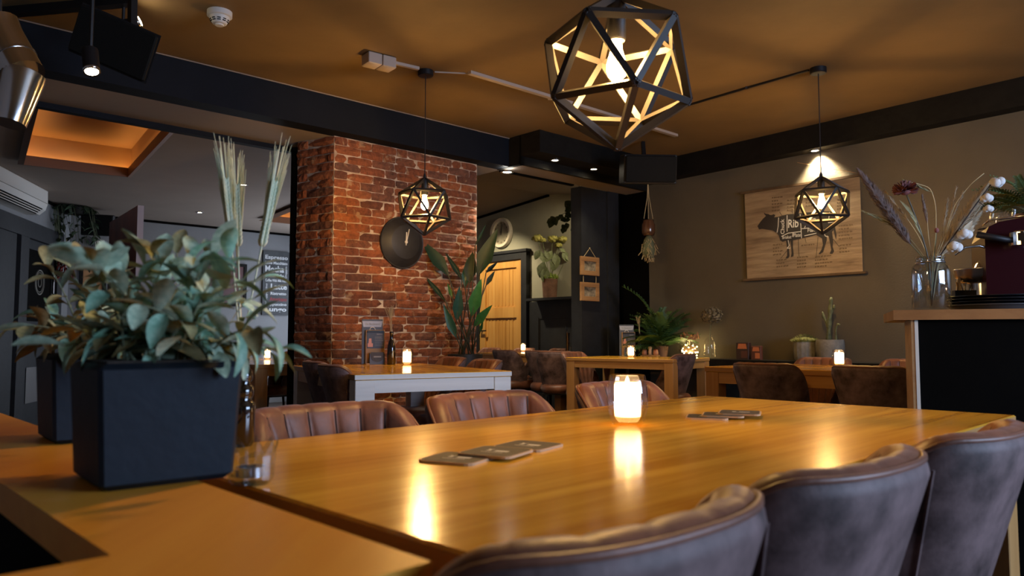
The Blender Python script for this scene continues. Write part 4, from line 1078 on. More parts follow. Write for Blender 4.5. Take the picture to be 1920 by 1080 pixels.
# concrete pots
def ribbed(label, p, r, h, ribs):
    t = thing('concrete_pot', label, 'pot', p, 0, 'grey concrete pots on the wall shelf'); n = 60; vs = []; prof = [(0, 0), (.8, 0), (.93, .12), (1.0, .5), (.99, .85), (.95, 1.0), (.86, 1.0), (.85, .9), (0, .9)]
    for f, z in prof:
        for k in range(n):
            a = 2 * PI * k / n; q = r * f * (1 + (.03 * math.cos(a * 14) if ribs and .1 < z < .95 and f > .9 else 0)); vs.append((q * math.cos(a), q * math.sin(a), z * h))
    mb = MB(); mb.add(vs, [(i * n + k, i * n + (k + 1) % n, (i + 1) * n + (k + 1) % n, (i + 1) * n + k) for i in range(len(prof) - 1) for k in range(n)]); mb.build('pot', M['concrete'], t, smooth=True)
    MB().lathe([(0, h * .905), (r * .85, h * .905)], 24).build('soil', M['soil'], t, fix=False); return t
M['moss'] = mat('yellow_green_moss', (.10, .11, .025), .8, col2=(.19, .19, .05), vs=30)
M['succ'] = leaf_mat('pale_succulent', (.20, .22, .10), (.34, .34, .17), .6, .3)
p1 = onshelf(1509, -.13); ribbed('ribbed grey concrete pot with a mossy cushion plant', p1, .086, .16, True)
mt_ = thing('cushion_plant', 'low yellow-green cushion plant in the ribbed concrete pot', 'plant', p1 + Z * .145)
rnd = random.Random(6); mb = MB()
for k in range(260):
    a = rnd.uniform(0, 2 * PI); r_ = .10 * math.sqrt(rnd.random()); z = .055 * (1 - (r_ / .11) ** 2); c = Vector((r_ * math.cos(a), r_ * math.sin(a), z))
    d = Vector((math.cos(a) * r_ * 9, math.sin(a) * r_ * 9, .7)).normalized() * .02; x = d.orthogonal().normalized() * .004
    mb.add([c - x, c + d, c + x], [(0, 1, 2)])
ms = mb.build('foliage', M['moss'], mt_, fix=False); ms['kind'] = 'stuff'
MB().lathe([(.0, .0), (.07, .0), (.095, .012), (.075, .035), (0, .048)], 16).build('cushion', M['moss'], mt_, smooth='all')
p2 = onshelf(1556, -.13); ribbed('smooth grey concrete pot behind the candle, with a cactus', p2, .105, .17, False)
ct = thing('cactus', 'small upright cactus with pale new shoots in the smooth concrete pot', 'plant', p2 + Z * .153)
M['cactus'] = mat('cactus_green', (.045, .055, .02), .7, col2=(.15, .16, .07), vs=25)
for (x0, pts, r_) in ((0, [(-.01, 0, 0), (-.005, 0, .12), (.012, 0, .24), (.02, 0, .345)], .02), (0, [(-.005, 0, .12), (-.045, 0, .19), (-.055, 0, .235)], .012), (0, [(0, 0, .18), (-.03, .0, .15)], .01), (0, [(.012, 0, .23), (.04, 0, .26), (.042, 0, .285)], .010), (0, [(.05, 0, 0), (.05, 0, .10), (.065, 0, .135), (.085, 0, .13)], .009)):
    k = len(pts); mb = MB()
    fine = []
    for i in range(k - 1):
        for q in range(4): fine.append(Vector(pts[i]).lerp(Vector(pts[i + 1]), q / 4))
    fine.append(Vector(pts[-1])); n_ = len(fine)
    R = W * 1.0
    fine = [R * p.x + Z * p.z for p in [Vector((-q.x, q.y, q.z)) for q in fine]]
    mb.tube(fine, [r_ * (.9 + .25 * math.sin(i * 1.7)) * (1 if i < n_ - 1 else .3) for i in range(n_)], 8); mb.build('shoot', M['cactus'], ct, smooth='all')

# ------------------------------------------------------------------ cow chart on the right wall
PW = wr(0, 0, -.028)
def cp_(u, v, off=0.0): return at_pl(u, v, PW + WN * -off, WN)
def crop3(x, y, off=.0): return cp_(1380 + x / 4.908, 320 + y / 4.908, off)
def paper_mat():
    m, nt, b = new_mat('aged_chart_paper'); L = nt.links.new
    g = nd(nt, 'ShaderNodeNewGeometry'); mp = nd(nt, 'ShaderNodeMapping'); mp.inputs['Scale'].default_value = (1, 1, 9); L(g.outputs['Position'], mp.inputs[0])
    n = nd(nt, 'ShaderNodeTexNoise', i_Scale=2.6, i_Detail=5.0, i_Roughness=.6); L(mp.outputs[0], n.inputs['Vector'])
    r = ramp(nt, [(.3, (.17, .115, .068)), (.6, (.33, .245, .15))]); L(n.outputs[0], r.inputs[0]); L(r.outputs[0], b.inputs['Base Color']); b.inputs['Roughness'].default_value = .85
    bp = nd(nt, 'ShaderNodeBump', i_Strength=.25, i_Distance=.01); L(n.outputs[0], bp.inputs['Height']); L(bp.outputs[0], b.inputs['Normal']); return m
M['rod'] = wood('dark_rod_wood', (.07, .04, .02), (.13, .08, .04), .6)
tl, tr, br, bl = cp_(1396, 362), cp_(1612, 329), cp_(1618, 511), cp_(1401, 525)
ch = thing('wall_chart', 'old paper chart of a cow with cuts named, on wooden rods', 'poster', (0, 0, 0))
pp = MB().prism([tl, tr, br, bl], WN * .003).build('paper', paper_mat(), ch)
rx = (tr - tl).normalized()
MB().obox(tl - rx * .03, tr + rx * .03, .018, .036, up=WN).build('top_rod', M['rod'], ch)
rx = (br - bl).normalized()
MB().obox(bl - rx * .03, br + rx * .03, .018, .036, up=WN).build('bottom_rod', M['rod'], ch)
MB().tube([crop3(1155, 30, .005), crop3(565, -90 + 15, .005)], .0022, 5).build('hanging_string', M['frame'], ch)
cow = [(197, 510), (225, 470), (250, 440), (275, 418), (290, 408), (330, 408), (345, 400), (362, 408), (352, 430), (385, 425), (470, 402), (560, 395), (640, 385), (760, 378), (880, 374), (905, 387), (916, 420), (912, 520), (926, 590), (921, 636), (910, 605), (898, 545), (884, 565), (895, 640), (890, 700), (903, 742), (888, 766), (861, 765), (876, 730), (868, 680), (852, 605), (836, 592), (836, 640), (816, 700), (802, 750), (772, 770), (760, 765), (785, 730), (800, 680), (790, 622), (738, 590), (660, 610), (600, 625), (525, 642), (524, 700), (531, 770), (528, 790), (503, 796), (511, 760), (507, 700), (500, 642), (488, 720), (493, 790), (478, 808), (456, 806), (470, 780), (470, 720), (460, 646), (430, 655), (405, 640), (395, 600), (375, 572), (330, 547), (280, 541), (240, 536), (212, 541)]
def flatpoly(pts, off, name, mt, parent, raw=False):
    P = [crop3(x, y, off) for x, y in pts]
    from mathutils.geometry import tessellate_polygon as tp
    tr_ = tp([[Vector((x, y, 0)) for x, y in pts]]); mb = MB(); mb.add(P, [tuple(q) for q in tr_]); return mb.build(name, mt, parent, fix=False)
flatpoly(cow, .0006, 'cow', M['ink_black'], pp)
flatpoly([(275, 418), (262, 402), (254, 383), (272, 396), (300, 400), (316, 410)], .0006, 'horn', M['ink_black'], pp)
def strokes(segs, off, w, name, mt, parent):
    mb = MB()
    for pts in segs:
        P = [crop3(x, y, off) for x, y in pts]
        for a, b in zip(P[:-1], P[1:]):
            d = (b - a).normalized(); s_ = d.cross(WN) * w / 2; mb.quad(a - s_, b - s_, b + s_, a + s_)
    return mb.build(name, mt, parent, fix=False)
strokes([[(392, 432), (388, 510), (378, 570)], [(470, 410), (470, 560)], [(418, 605), (480, 575), (600, 560)], [(590, 400), (600, 560), (603, 622)], [(600, 535), (740, 520), (780, 560)], [(640, 400), (650, 480), (630, 530)], [(780, 385), (775, 470), (790, 560)], [(860, 382), (850, 480), (900, 470)], [(525, 570), (520, 610)], [(630, 600), (740, 575)], [(480, 640), (490, 690), (470, 715), (500, 712)], [(790, 500), (820, 600), (850, 610)]], .0012, .006, 'cut_lines', M['ink_white'], pp)
hx_ = -W; 
def chart_text(s, x, y, w, h, mt, rot=False, off=.0012):
    o = crop3(x, y, off)
    ax = (crop3(x + 40, y - 3.2, off) - o).normalized(); ay = Z
    k = at_pl(1380 + x / 4.908, 320 + y / 4.908, PW, WN).y / F / 4.908 
    kx = k / abs(ax.x - (o.x / o.y) * ax.y)
    if rot: return put_text(s, mt, o, ay, -ax, h * k, w * kx, pp)
    return put_text(s, mt, o, ax, ay, w * kx, h * k, pp)
chart_text('Chuck', 427, 515, 36, 140, M['ink_white'], rot=True); chart_text('Rib', 528, 485, 96, 78, M['ink_white'])
chart_text('Brisket', 468, 612, 84, 30, M['ink_white']); chart_text('Plate', 562, 592, 66, 36, M['ink_white']); chart_text('Flank', 705, 545, 92, 36, M['ink_white'])
chart_text('Loin', 690, 450, 90, 60, M['ink_white'])
rnd = random.Random(3); mb = MB()
def scrib(x, y, n, w):
    for k in range(n):
        yy = y + k * 30; xx = x
        while xx < x + w * (1 - .25 * (k % 2)):
            l = rnd.uniform(10, 26); j = rnd.uniform(-3, 3)
            a = crop3(xx, yy - (xx - x) * .1 + j, .001); b = crop3(xx + l, yy - (xx + l - x) * .1 - j, .001)
            s_ = (b - a).normalized().cross(WN) * .0055; mb.quad(a - s_, b - s_, b + s_, a + s_); xx += l + rnd.uniform(3, 8)
for a in ((330, 250, 5, 80), (470, 275, 4, 75), (640, 265, 3, 60), (930, 265, 4, 70), (340, 685, 4, 80), (372, 825, 3, 90), (562, 800, 4, 90), (727, 795, 4, 150), (945, 510, 5, 120), (950, 690, 3, 90), (600, 690, 1, 120)): scrib(*a)
an_ = mb.build('annotations', mat('faded_ink', (.14, .095, .05), .9), pp, fix=False); an_['kind'] = 'stuff'
strokes([[(400, 380), (425, 415)], [(515, 370), (525, 395)], [(410, 810), (470, 735)], [(573, 630), (580, 790)], [(635, 620), (645, 665)], [(755, 610), (738, 785)], [(895, 630), (950, 700)]], .001, .004, 'pointer_lines', M['ink_black'], pp)

# ------------------------------------------------------------------ navy pillar: two hanging picture frames
def pv(u, v, off=.03): return at_pl(u, v, sn(0, -4.80 + off), N)
M['photo'] = mat('old_photo_print', (.06, .05, .035), .5, col2=(.42, .36, .25), vs=18, det=2)
def pic(label, u0, v0, u1, v1, hang):
    a, b, c, d = pv(u0, v0), pv(u1, v0 - .5), pv(u1, v1 - 1), pv(u0, v1); ctr_ = (a + b + c + d) / 4
    t = thing('picture_frame', label, 'picture', ctr_, plan_rz(U), 'small wooden picture frames on the navy pillar')
    w = (b - a).dot(U); h = (a - d).z; bw = .024 * w / .2 + .012
    for q, s_ in (((0, 0, h / 2 - bw / 2), (w, .022, bw)), ((0, 0, -h / 2 + bw / 2), (w, .022, bw)), ((-w / 2 + bw / 2, 0, 0), (bw, .022, h - 2 * bw)), ((w / 2 - bw / 2, 0, 0), (bw, .022, h - 2 * bw))):
        MB().box(q, s_, bev=.002).build('frame_bar', M['frame'], t)
    MB().box((0, .004, 0), (w - 2 * bw, .006, h - 2 * bw)).build('photo', M['photo'], t)
    st = MB()
    if hang: st.tube([(-w * .32, -.002, h / 2), (0, -.002, h / 2 + .085), (w * .32, -.002, h / 2)], .0025, 5); st.sphere((0, -.002, h / 2 + .085), .006, 6, 4)
    else: st.tube([(-w * .35, -.002, h / 2), (-w * .35, -.002, h / 2 + .062)], .0025, 5); st.tube([(w * .35, -.002, h / 2), (w * .35, -.002, h / 2 + .062)], .0025, 5)
    st.build('string', M['drygrass'], t); return t
pic('upper small wooden frame hanging on a string from the navy pillar', 1088.5, 482, 1122.5, 517, True)
pic('lower small wooden frame hung below the other on the navy pillar', 1088.5, 530, 1122.5, 565, False)

# hanging glass lantern in the dark corner
hp_ = at_y(1216, 430, 7.05)
t = thing('hanging_jar', 'dried bundle and glass jar hanging on cords in the dark corner', 'jar', (hp_.x, hp_.y, hp_.z))
k7 = 7.05 / F
tz = ZB - hp_.z + .03
for dx in (-.03, 0, .03): MB().tube([(0, 0, tz), (dx * .3, 0, .30), (dx * 1.4, 0, .10)], .003, 5).build('cord', M['drygrass'], t)
MB().lathe([(0, -.06), (.05, -.06), (.062, -.03), (.062, .04), (.05, .07), (.052, .085), (.047, .085), (.045, .07), (.057, .038), (.057, -.03), (0, -.05)], 18).build('glass', mat('amber_jar_glass', (.10, .045, .022), .12, spec=.8), t, smooth='all')
rnd = random.Random(3); mb = MB()
for k in range(120):
    a = rnd.uniform(0, 2 * PI); z = rnd.uniform(-.27, -.09); r_ = .055 + .02 * math.sin((z + .27) / .18 * PI); c = Vector((r_ * math.cos(a) * rnd.uniform(.3, 1), r_ * math.sin(a) * rnd.uniform(.3, 1), z))
    mb.obox(c, c + Vector((rnd.uniform(-.03, .03), rnd.uniform(-.03, .03), -.045)), .004, .003)
bd = mb.build('dried_bundle', M['drygrass'], t); bd['kind'] = 'stuff'
mb = MB(); mb.lathe([(0, -.275), (.045, -.27), (.06, -.2), (.045, -.1), (.02, -.06), (0, -.06)], 14); mb.build('basket', M['stem'], t, smooth='all')

# speaker under the ceiling next to the right wall
M['grille'] = mat('black_speaker_grille', (.005, .0055, .0055), .8, bump=.2, bs=400, spec=.2)
def speaker(label, c, w, h, d, rz, tilt, mount=None):
    t = thing('loudspeaker', label, 'speaker', c, rz, 'black loudspeakers')
    R = Matrix.Rotation(tilt, 4, 'X'); 
    def P(mb): mb.v = [tuple(R @ Vector(v)) for v in mb.v]; return mb
    P(MB().box((0, d * .06, 0), (w, d * .88, h), bev=.008)).build('cabinet', M['blackplastic'], t)
    P(MB().box((0, -d * .43, 0), (w * .95, d * .12, h * .92), bev=.010)).build('grille', M['grille'], t)
    if mount:
        MB().obox((0, d * .4, 0), mount, .03, .03).build('bracket', M['blackmetal'], t)
    return t
sc_ = at_y(1215, 318, 6.25)
speaker('black loudspeaker hung at the end of the dark box, left of the cow chart', sc_, .44, .24, .24, .05, .18, (0, .18, ZC - sc_.z - .01))
# ------------------------------------------------------------------ bar on the right
DB = Vector((.92, -.39, 0)).normalized(); BB = Vector((.39, .92, 0)).normalized()
ZB0, ZB1 = 1.000, 1.038
E0 = at_y(1675.5, 602, 2.90); E0.z = 0
def bp2(a, b, z=0): return DB * a + BB * b + Z * z
bar = thing('bar_counter', 'tall bar with a brown wooden top and black front at the right', 'counter', E0)
MB().prism([bp2(0, 0, ZB0), bp2(1.9, 0, ZB0), bp2(1.9, .62, ZB0), bp2(0, .62, ZB0)], Z * (ZB1 - ZB0)).build('bar_top', wood('bar_top_wood', (.20, .085, .025), (.32, .15, .05), .4, axis=0), bar)
MB().prism([bp2(.060, .02), bp2(.072, .02), bp2(.072, .07), bp2(.060, .07)], Z * ZB0).build('post', M['frame'], bar)
MB().prism([bp2(.072, .018), bp2(.084, .018), bp2(.084, .07), bp2(.072, .07)], Z * ZB0).build('post_daylit_edge', M['white'], bar)  # daylight on the post's edge, put in as a white strip
MB().prism([bp2(.084, .030), bp2(1.85, .030), bp2(1.85, .07), bp2(.084, .07)], Z * ZB0).build('front_panel', M['black'], bar)
MB().prism([bp2(.060, .07), bp2(.08, .07), bp2(.08, .30), bp2(.060, .30)], Z * ZB0).build('end_panel', M['frame'], bar)
def onbar(u, b):           # place on the bar top along pixel column u, b behind the front edge
    p = at_pl(u, 600, E0 + BB * b, BB); p.z = ZB1; return p
# big glass jar of dried flowers
vj = onbar(1748, .13); yv = vj.y
t = thing('glass_vase', 'big clear glass jar on the end of the bar holding dried flowers', 'vase', vj)
MB().lathe([(0, .001), (.060, .001), (.069, .01), (.070, .15), (.066, .172), (.052, .188), (.052, .205), (.056, .208), (.053, .212), (.048, .206), (.048, .187), (.062, .170), (.066, .15), (.065, .014), (0, .010)], 32).build('glass', M['jarglass'], t, smooth='all')
MB().lathe([(.0495, .186), (.0535, .187), (.0535, .190), (.0495, .191)], 24, closed=True).build('rim_band', M['steel'], t, smooth='all')
GV = 'dried flowers in the bar vase'
def vy(u, v, dy=0): return at_y(u, v, yv + dy)
def stem_thing(name, label, pts, r=.002, mt=None):
    o = vj + Z * .02
    t = thing(name, label, 'dried flower', o, 0, GV)
    P = [Vector((0, 0, 0))] + [p - o for p in pts]
    q = []
    for i in range(len(P) - 1):
        for k in range(4): q.append(P[i].lerp(P[i + 1], k / 4))
    q.append(P[-1])
    for _ in range(2):
        q = [q[0]] + [(q[i - 1] + q[i] * 2 + q[i + 1]) / 4 for i in range(1, len(q) - 1)] + [q[-1]]
    MB().tube(q, r, 6).build('stalk', mt or M['stem'], t, smooth='all'); return t, q, o
def plume(t, a, b, w, n, mt, seed, name='plume', ln=.04):
    rnd = random.Random(seed); mb = MB(); d = (b - a).normalized(); s1 = d.orthogonal().normalized(); s2 = d.cross(s1)
    for k in range(n):
        f = rnd.random(); c = a.lerp(b, f); ww = w * (math.sin(min(1, f * .9 + .12) * PI) ** .6)
        an = rnd.uniform(0, 2 * PI); o = (s1 * math.cos(an) + s2 * math.sin(an)); e = c + o * ww * rnd.uniform(.35, 1.0) + d * rnd.uniform(.5, 1.2) * ln
        x = o.cross(d) * .0011; mb.add([c - x, e, c + x], [(0, 1, 2)])
        m_ = c.lerp(e, .6); mb.add([m_, m_ + d * .012 + o * .006, m_ + x * 2], [(0, 1, 2)])
    o = mb.build(name, mt, t, fix=False); o['kind'] = 'stuff'; return o
M['plumep'] = mat('purple_brown_plume', (.13, .09, .085), .9, col2=(.34, .25, .22), vs=40)
M['plumet'] = mat('tan_plume', (.36, .28, .18), .9, col2=(.55, .45, .32), vs=40)
M['protea'] = mat('dusty_red_petals', (.16, .045, .045), .8, col2=(.30, .11, .10), vs=40)
M['cotton'] = mat('white_cotton', (.74, .72, .70), .95, bump=.4, bs=60); M['husk'] = mat('dark_husk', (.03, .02, .014), .8)
M['oliveleaf'] = leaf_mat('dry_olive_leaf', (.20, .19, .09), (.36, .34, .18), .7, .25)
t, q, o = stem_thing('dried_plume', 'purple-brown feathery plume leaning left over the cow chart corner', [vy(1738, 490), vy(1700, 450), vy(1665, 395), vy(1618, 330)])
plume(t, vy(1708, 458) - o, vy(1616, 328) - o, .042, 2600, M['plumep'], 1)
t, q, o = stem_thing('dried_protea', 'dusty red round flower head in the bar vase', [vy(1742, 488, -.02), vy(1728, 440, -.03), vy(1712, 395, -.03), vy(1700, 366, -.03)], .003, M['stalk'])
c = vy(1697, 357, -.03) - o; mb = MB(); rnd = random.Random(5)
for k in range(150):
    th_ = math.acos(1 - 1.5 * rnd.random()); an = rnd.uniform(0, 2 * PI); d = Vector((math.sin(th_) * math.cos(an), math.sin(th_) * math.sin(an), math.cos(th_) * .75))
    R_ = .045; x = d.orthogonal().normalized() * .006; b_ = c + d * R_ * .5; mb.add([b_ - x, b_ + x, c + d * R_ * 1.05 + x * .6 + Z * .004, c + d * R_ * 1.05 - x * .6 + Z * .004], [(0, 1, 2, 3)])
pt_ = mb.build('petals', M['protea'], t, fix=False); pt_['kind'] = 'stuff'
MB().sphere(c, .024, 12, 8, (1, 1, .8)).build('head', M['protea'], t, smooth='all')
LO = leaf_mesh('leaf', M['oliveleaf'], .16, .2, .2, 1.0)
for (u0, v0, u1, v1) in ((1722, 425, 1702, 385), (1716, 410, 1690, 372), (1730, 445, 1712, 400)):
    a, b = vy(u0, v0, -.03) - o, vy(u1, v1, -.04) - o; link('leaf', LO, t, M=orient(a, b - a, Vector((0, -1, 0)), (b - a).length))
for k, (lab, pts) in enumerate((('arching grass ear bending left from the bar vase', [(1748, 490), (1755, 440), (1755, 385), (1745, 352), (1722, 345), (1700, 340)]),
                                ('straight pale grass rising right from the bar vase', [(1752, 490), (1778, 430), (1788, 385), (1820, 345), (1845, 325)]),
                                ('short upright grass with a small tan ear in the bar vase', [(1750, 490), (1772, 440), (1784, 395), (1792, 358)]))):
    t, q, o = stem_thing('dried_grass', lab, [vy(u, v, .02 * k) for u, v in pts], .0016, M['drygrass'])
    plume(t, q[int(len(q) * (.62 if k != 1 else .45))], q[-1] if k != 1 else q[int(len(q) * .7)], .007, 120, M['plumet'] if k else M['oliveleaf'], 20 + k, 'ear', .025)
for k, (lab, pts) in enumerate((('thin dry stem between the plume and the red flower head', [(1744, 490), (1722, 440), (1690, 395), (1662, 362)]),
                                ('thin dry stem with tiny buds left of the thistle', [(1748, 490), (1740, 440), (1738, 400), (1730, 372)]),
                                ('pale drooping blade low on the left of the bar vase', [(1742, 492), (1705, 445), (1660, 408), (1622, 398)]),
                                ('thin dry stem between the thistle and the small tan ear', [(1752, 490), (1766, 445), (1772, 410), (1776, 380)]),
                                ('thin dry stem behind the cotton branch', [(1758, 490), (1795, 445), (1822, 410), (1840, 385)]))):
    t, q, o = stem_thing('dried_grass', lab, [vy(u, v, .01 * k) for u, v in pts], .0015, M['drygrass'] if k != 2 else M['oliveleaf'])
    plume(t, q[int(len(q) * .6)], q[-1], .010, 150, (M['plumet'], M['plumep'], M['oliveleaf'], M['plumet'], M['plumet'])[k], 50 + k, 'ear', .02)
t, q, o = stem_thing('dried_thistle', 'small dark thistle head in the middle of the bar vase', [vy(1750, 490), vy(1754, 460), vy(1756, 432)], .0016)
MB().sphere(q[-1], .009, 8, 6, (1, 1, 1.2)).build('head', M['protea'], t, smooth='all')
for k, (lab, a, b, c_) in enumerate((('tan feathery plume leaning right behind the cotton', (1760, 478), (1800, 420), (1848, 352)), ('beige feathery plume low behind the cotton', (1762, 480), (1798, 440), (1832, 405)))):
    t, q, o = stem_thing('dried_plume', lab, [vy(*a, .03), vy(*b, .04), vy(*c_, .05)], .002, M['drygrass'])
    plume(t, vy(*a, .03) - o, vy(*c_, .05) - o, .042, 1500, M['plumet'], 30 + k)
t, q, o = stem_thing('cotton_branch', 'dark cotton branch with white bolls leaning right over the trays', [vy(1756, 488, -.03), vy(1790, 440, -.04), vy(1825, 390, -.04), vy(1862, 340, -.04)], .0026, M['husk'])
for (u, v, r_) in ((1870, 343, .026), (1850, 372, .022), (1853, 392, .018), (1809, 440, .026), (1790, 464, .027)):
    c = vy(u, v, -.05) - o; near = min(q, key=lambda p: (p - c).length)
    mb = MB()
    for k in range(4):
        an = k * PI / 2 + u; mb.sphere(c + Vector((math.cos(an) * r_ * .42, math.sin(an) * r_ * .35, .2 * r_ * (k % 2))), r_ * .68, 10, 7)
    bl_ = mb.build('boll', M['cotton'], t, smooth='all')
    mb = MB(); mb.tube([near, c], .0016, 5)
    for k in range(4):
        an = k * PI / 2 + u + .6; dd = Vector((math.cos(an), math.sin(an), .5)).normalized(); dn = (c - near).normalized()
        mb.add([c - dn * r_ * .8, c - dn * r_ * .2 + dd * r_ * .75 + dn.cross(dd) * .005, c + dd * r_ * 1.15, c - dn * r_ * .2 + dd * r_ * .75 - dn.cross(dd) * .005], [(0, 1, 2, 3)])
    mb.build('husk', M['husk'], t, fix=False)
a, b = vy(1800, 445, -.04) - o, vy(1832, 412, -.05) - o
LW_ = leaf_mesh('leaf', M['plumet'], .3, .2, .2, 1.0)
for k in range(3): link('leaf', LW_, t, M=orient(a, b - a + Vector((.02 * k, 0, .012 * (1 - k))), Vector((0, -1, .2)), (b - a).length * (1 - .1 * k)))

# trays, citrus press, stirrers, coffee machine, fern
M['tray'] = mat('black_tray', (.012, .013, .018), .35); M['traygrey'] = mat('dark_grey_tray', (.045, .045, .05), .5)
tp0 = onbar(1878, .20); g_ = 'stack of round trays on the bar'; zz = ZB1
for k, (h, m_, lab) in enumerate(((.022, 'traygrey', 'thick dark grey round tray at the bottom of the stack on the bar'), (.011, 'tray', 'black round tray, second from the bottom of the stack on the bar'), (.011, 'tray', 'black round tray, third from the bottom of the stack on the bar'), (.011, 'tray', 'black round tray, topmost of the stack on the bar'))):
    t = thing('serving_tray', lab, 'tray', Vector((tp0.x + .003 * (k % 2), tp0.y, zz)), 0, g_)
    MB().lathe([(0, 0), (.165, 0), (.178, h * .8), (.182, h * .8), (.182, h * .95), (.176, h * .95), (.163, .004), (0, .004)], 48).build('disc', M[m_], t, smooth=True)
    MB().lathe([(.179, h * .74), (.1825, h * .74), (.1825, h * .98), (.179, h * .98)], 48, closed=True).build('rim', M[m_], t, smooth='all'); zz += h
jq = onbar(1845, .42)
t = thing('citrus_press', 'stainless steel citrus press behind the trays on the bar', 'juicer', jq)
MB().lathe([(0, 0), (.065, 0), (.068, .01), (.055, .06), (.052, .12), (0, .12)], 32).build('base', M['steel'], t, smooth=True)
MB().lathe([(.05, .118), (.085, .125), (.104, .15), (.108, .175), (.110, .178), (.106, .180), (.10, .155), (.08, .132), (0, .128)], 36).build('bowl', M['steel'], t, smooth='all')
n = 16; mb = MB(); vs = []
for i, (r_, z) in enumerate(((.045, .150), (.038, .175), (.022, .205), (.004, .222))):
    for k in range(n): q = r_ * (1 + .16 * (k % 2)); vs.append((q * math.cos(2 * PI * k / n), q * math.sin(2 * PI * k / n), z))
mb.add(vs, [(i * n + k, i * n + (k + 1) % n, (i + 1) * n + (k + 1) % n, (i + 1) * n + k) for i in range(3) for k in range(n)] + [tuple(range(3 * n, 4 * n))]); mb.build('reamer', M['steel'], t)
MB().tube([(.05, -.08, .165), (.10, -.10, .175), (.12, -.11, .16)], .006, 6).build('spout', M['steel'], t, smooth='all')
sp_ = onbar(1812, .40)
t = thing('stirrer_box', 'small dark box of wooden stirrers and sugar sticks on the bar', 'box', sp_, -.2)
for q, s_ in (((0, -.03, .045), (.10, .004, .09)), ((0, .03, .045), (.10, .004, .09)), ((-.048, 0, .045), (.004, .06, .09)), ((.048, 0, .045), (.004, .06, .09)), ((0, 0, .003), (.10, .06, .006))): MB().box(q, s_).build('wall', M['tray'], t)
rnd = random.Random(5); M['stick'] = mat('pale_stick', (.55, .40, .24), .7); M['paperw'] = mat('white_paper_sachet', (.66, .62, .56), .8)
for k in range(12):
    x = -.04 + .0072 * k; y = rnd.uniform(-.018, .018); MB().obox((x, y, .007), (x + rnd.uniform(-.03, .03) * (1 if k < 7 else 1.5), y * 1.2, rnd.uniform(.12, .15)), .008, .003).build('stick', M['stick'] if k % 3 else M['paperw'], t)
# machine
M['wine'] = mat('dark_red_enamel', (.022, .0012, .003), .3, spec=.3)
em = onbar(1948, .40)
t = thing('coffee_machine', 'dark red coffee machine at the right edge on the bar', 'coffee machine', em, plan_rz(DB))
mb = MB(); prof = []
hh = .36
pts = [(-.20, .0), (-.20, .30), (-.185, .335), (-.15, .352), (.0, .375), (.22, .375), (.22, 0)]
mb.prism([Vector((x, -.15, z)) for x, z in pts], Vector((0, .32, 0))); mb.build('body', M['wine'], t)
MB().lathe([(.03, 0), (.032, .004), (.03, .012), (.012, .015), (0, .015)], 18, M=Matrix.Rotation(PI / 2, 3, 'X'), c=(-.02, -.15, .28)).build('gauge', M['chrome'], t, smooth='all')
MB().lathe([(.0, 0), (.036, 0), (.036, .05), (.028, .055), (0, .055)], 18, c=(-.09, -.2, .25)).obox((-.09, -.14, .28), (-.09, -.24, .28), .03, .03).build('group_head', M['chrome'], t)
MB().tube([(-.09, -.2, .265), (-.15, -.22, .275), (-.24, -.24, .295)], [.010, .012, .013], 8).build('handle', M['blackplastic'], t, smooth='all')
MB().tube([(-.17, -.13, .245), (-.22, -.15, .26), (-.27, -.16, .255), (-.31, -.17, .225)], .005, 6).build('steam_wand', M['steel'], t, smooth='all')
MB().box((.01, -.2, .02), (.40, .14, .04), bev=.006).build('drip_tray', M['steel'], t)
mb = MB(); mb.tube([(-.18, -.13, .362), (-.18, .15, .362), (.2, .15, .40), (.2, -.13, .40), (-.18, -.13, .362)], .004, 6); mb.build('cup_rail', M['chrome'], t, smooth='all')
R_ = Matrix.Rotation(plan_rz(DB), 3, 'Z')
for k, (x, y) in enumerate(((-.14, -.05), (-.065, -.06), (.01, -.03), (-.10, .05))):
    zc_ = .352 + .023 * max(0, min(1, (x + .15) / .15)) + .002
    gl = thing('shot_glass', ('small clear glass at the left edge of the coffee machine', 'second small clear glass on the coffee machine', 'third small clear glass on the coffee machine, nearest the frame edge', 'small clear glass behind the others on the coffee machine')[k], 'glass', em + R_ @ Vector((x, y, zc_)), 0, 'small glasses upside down on the coffee machine')
    MB().lathe([(.028, 0), (.024, .05), (.022, .055), (0, .055), (0, .047), (.021, .047), (.026, 0)], 16).build('glass', M['glassthin'], gl, smooth=True)
rnd = random.Random(4); ff = [(rnd.uniform(1.7, 4.9), rnd.choice((.3, .7, 1.0)), rnd.uniform(.22, .32)) for k in range(16)] + [(3.3, .35, .34), (2.9, .6, .33), (3.6, .1, .30)]
M['fernl'] = leaf_mat('light_fern_green', (.07, .13, .035), (.16, .22, .08), .5, .3)
FM2 = frond_mesh('frond', M['fernl'])
fp = at_y(1938, 405, 3.55); 
fs = thing('plant_stand', 'dark wall bracket carrying the small fern behind the coffee machine', 'stand', Vector((fp.x, fp.y, 0)))
MB().box((0, 0, (fp.z - .02) / 2 - .06), (.05, .05, fp.z - .14), bev=.004).build('post', M['blackwood'], fs); MB().box((0, 0, fp.z - .11), (.22, .22, .02)).build('top', M['blackwood'], fs)
fern('small light-green fern at the upper right, behind the coffee machine', Vector((fp.x, fp.y, fp.z - .10)), ff, seed=8, me=FM2)
lf_ = onbar(1868, .50)
t = thing('herb_pot', 'small leafy sprig between the citrus press and the coffee machine', 'plant', lf_)
MB().lathe([(0, 0), (.03, 0), (.036, .05), (.03, .05), (0, .045)], 14).build('pot', M['terracotta'], t, smooth=True)
rnd = random.Random(2)
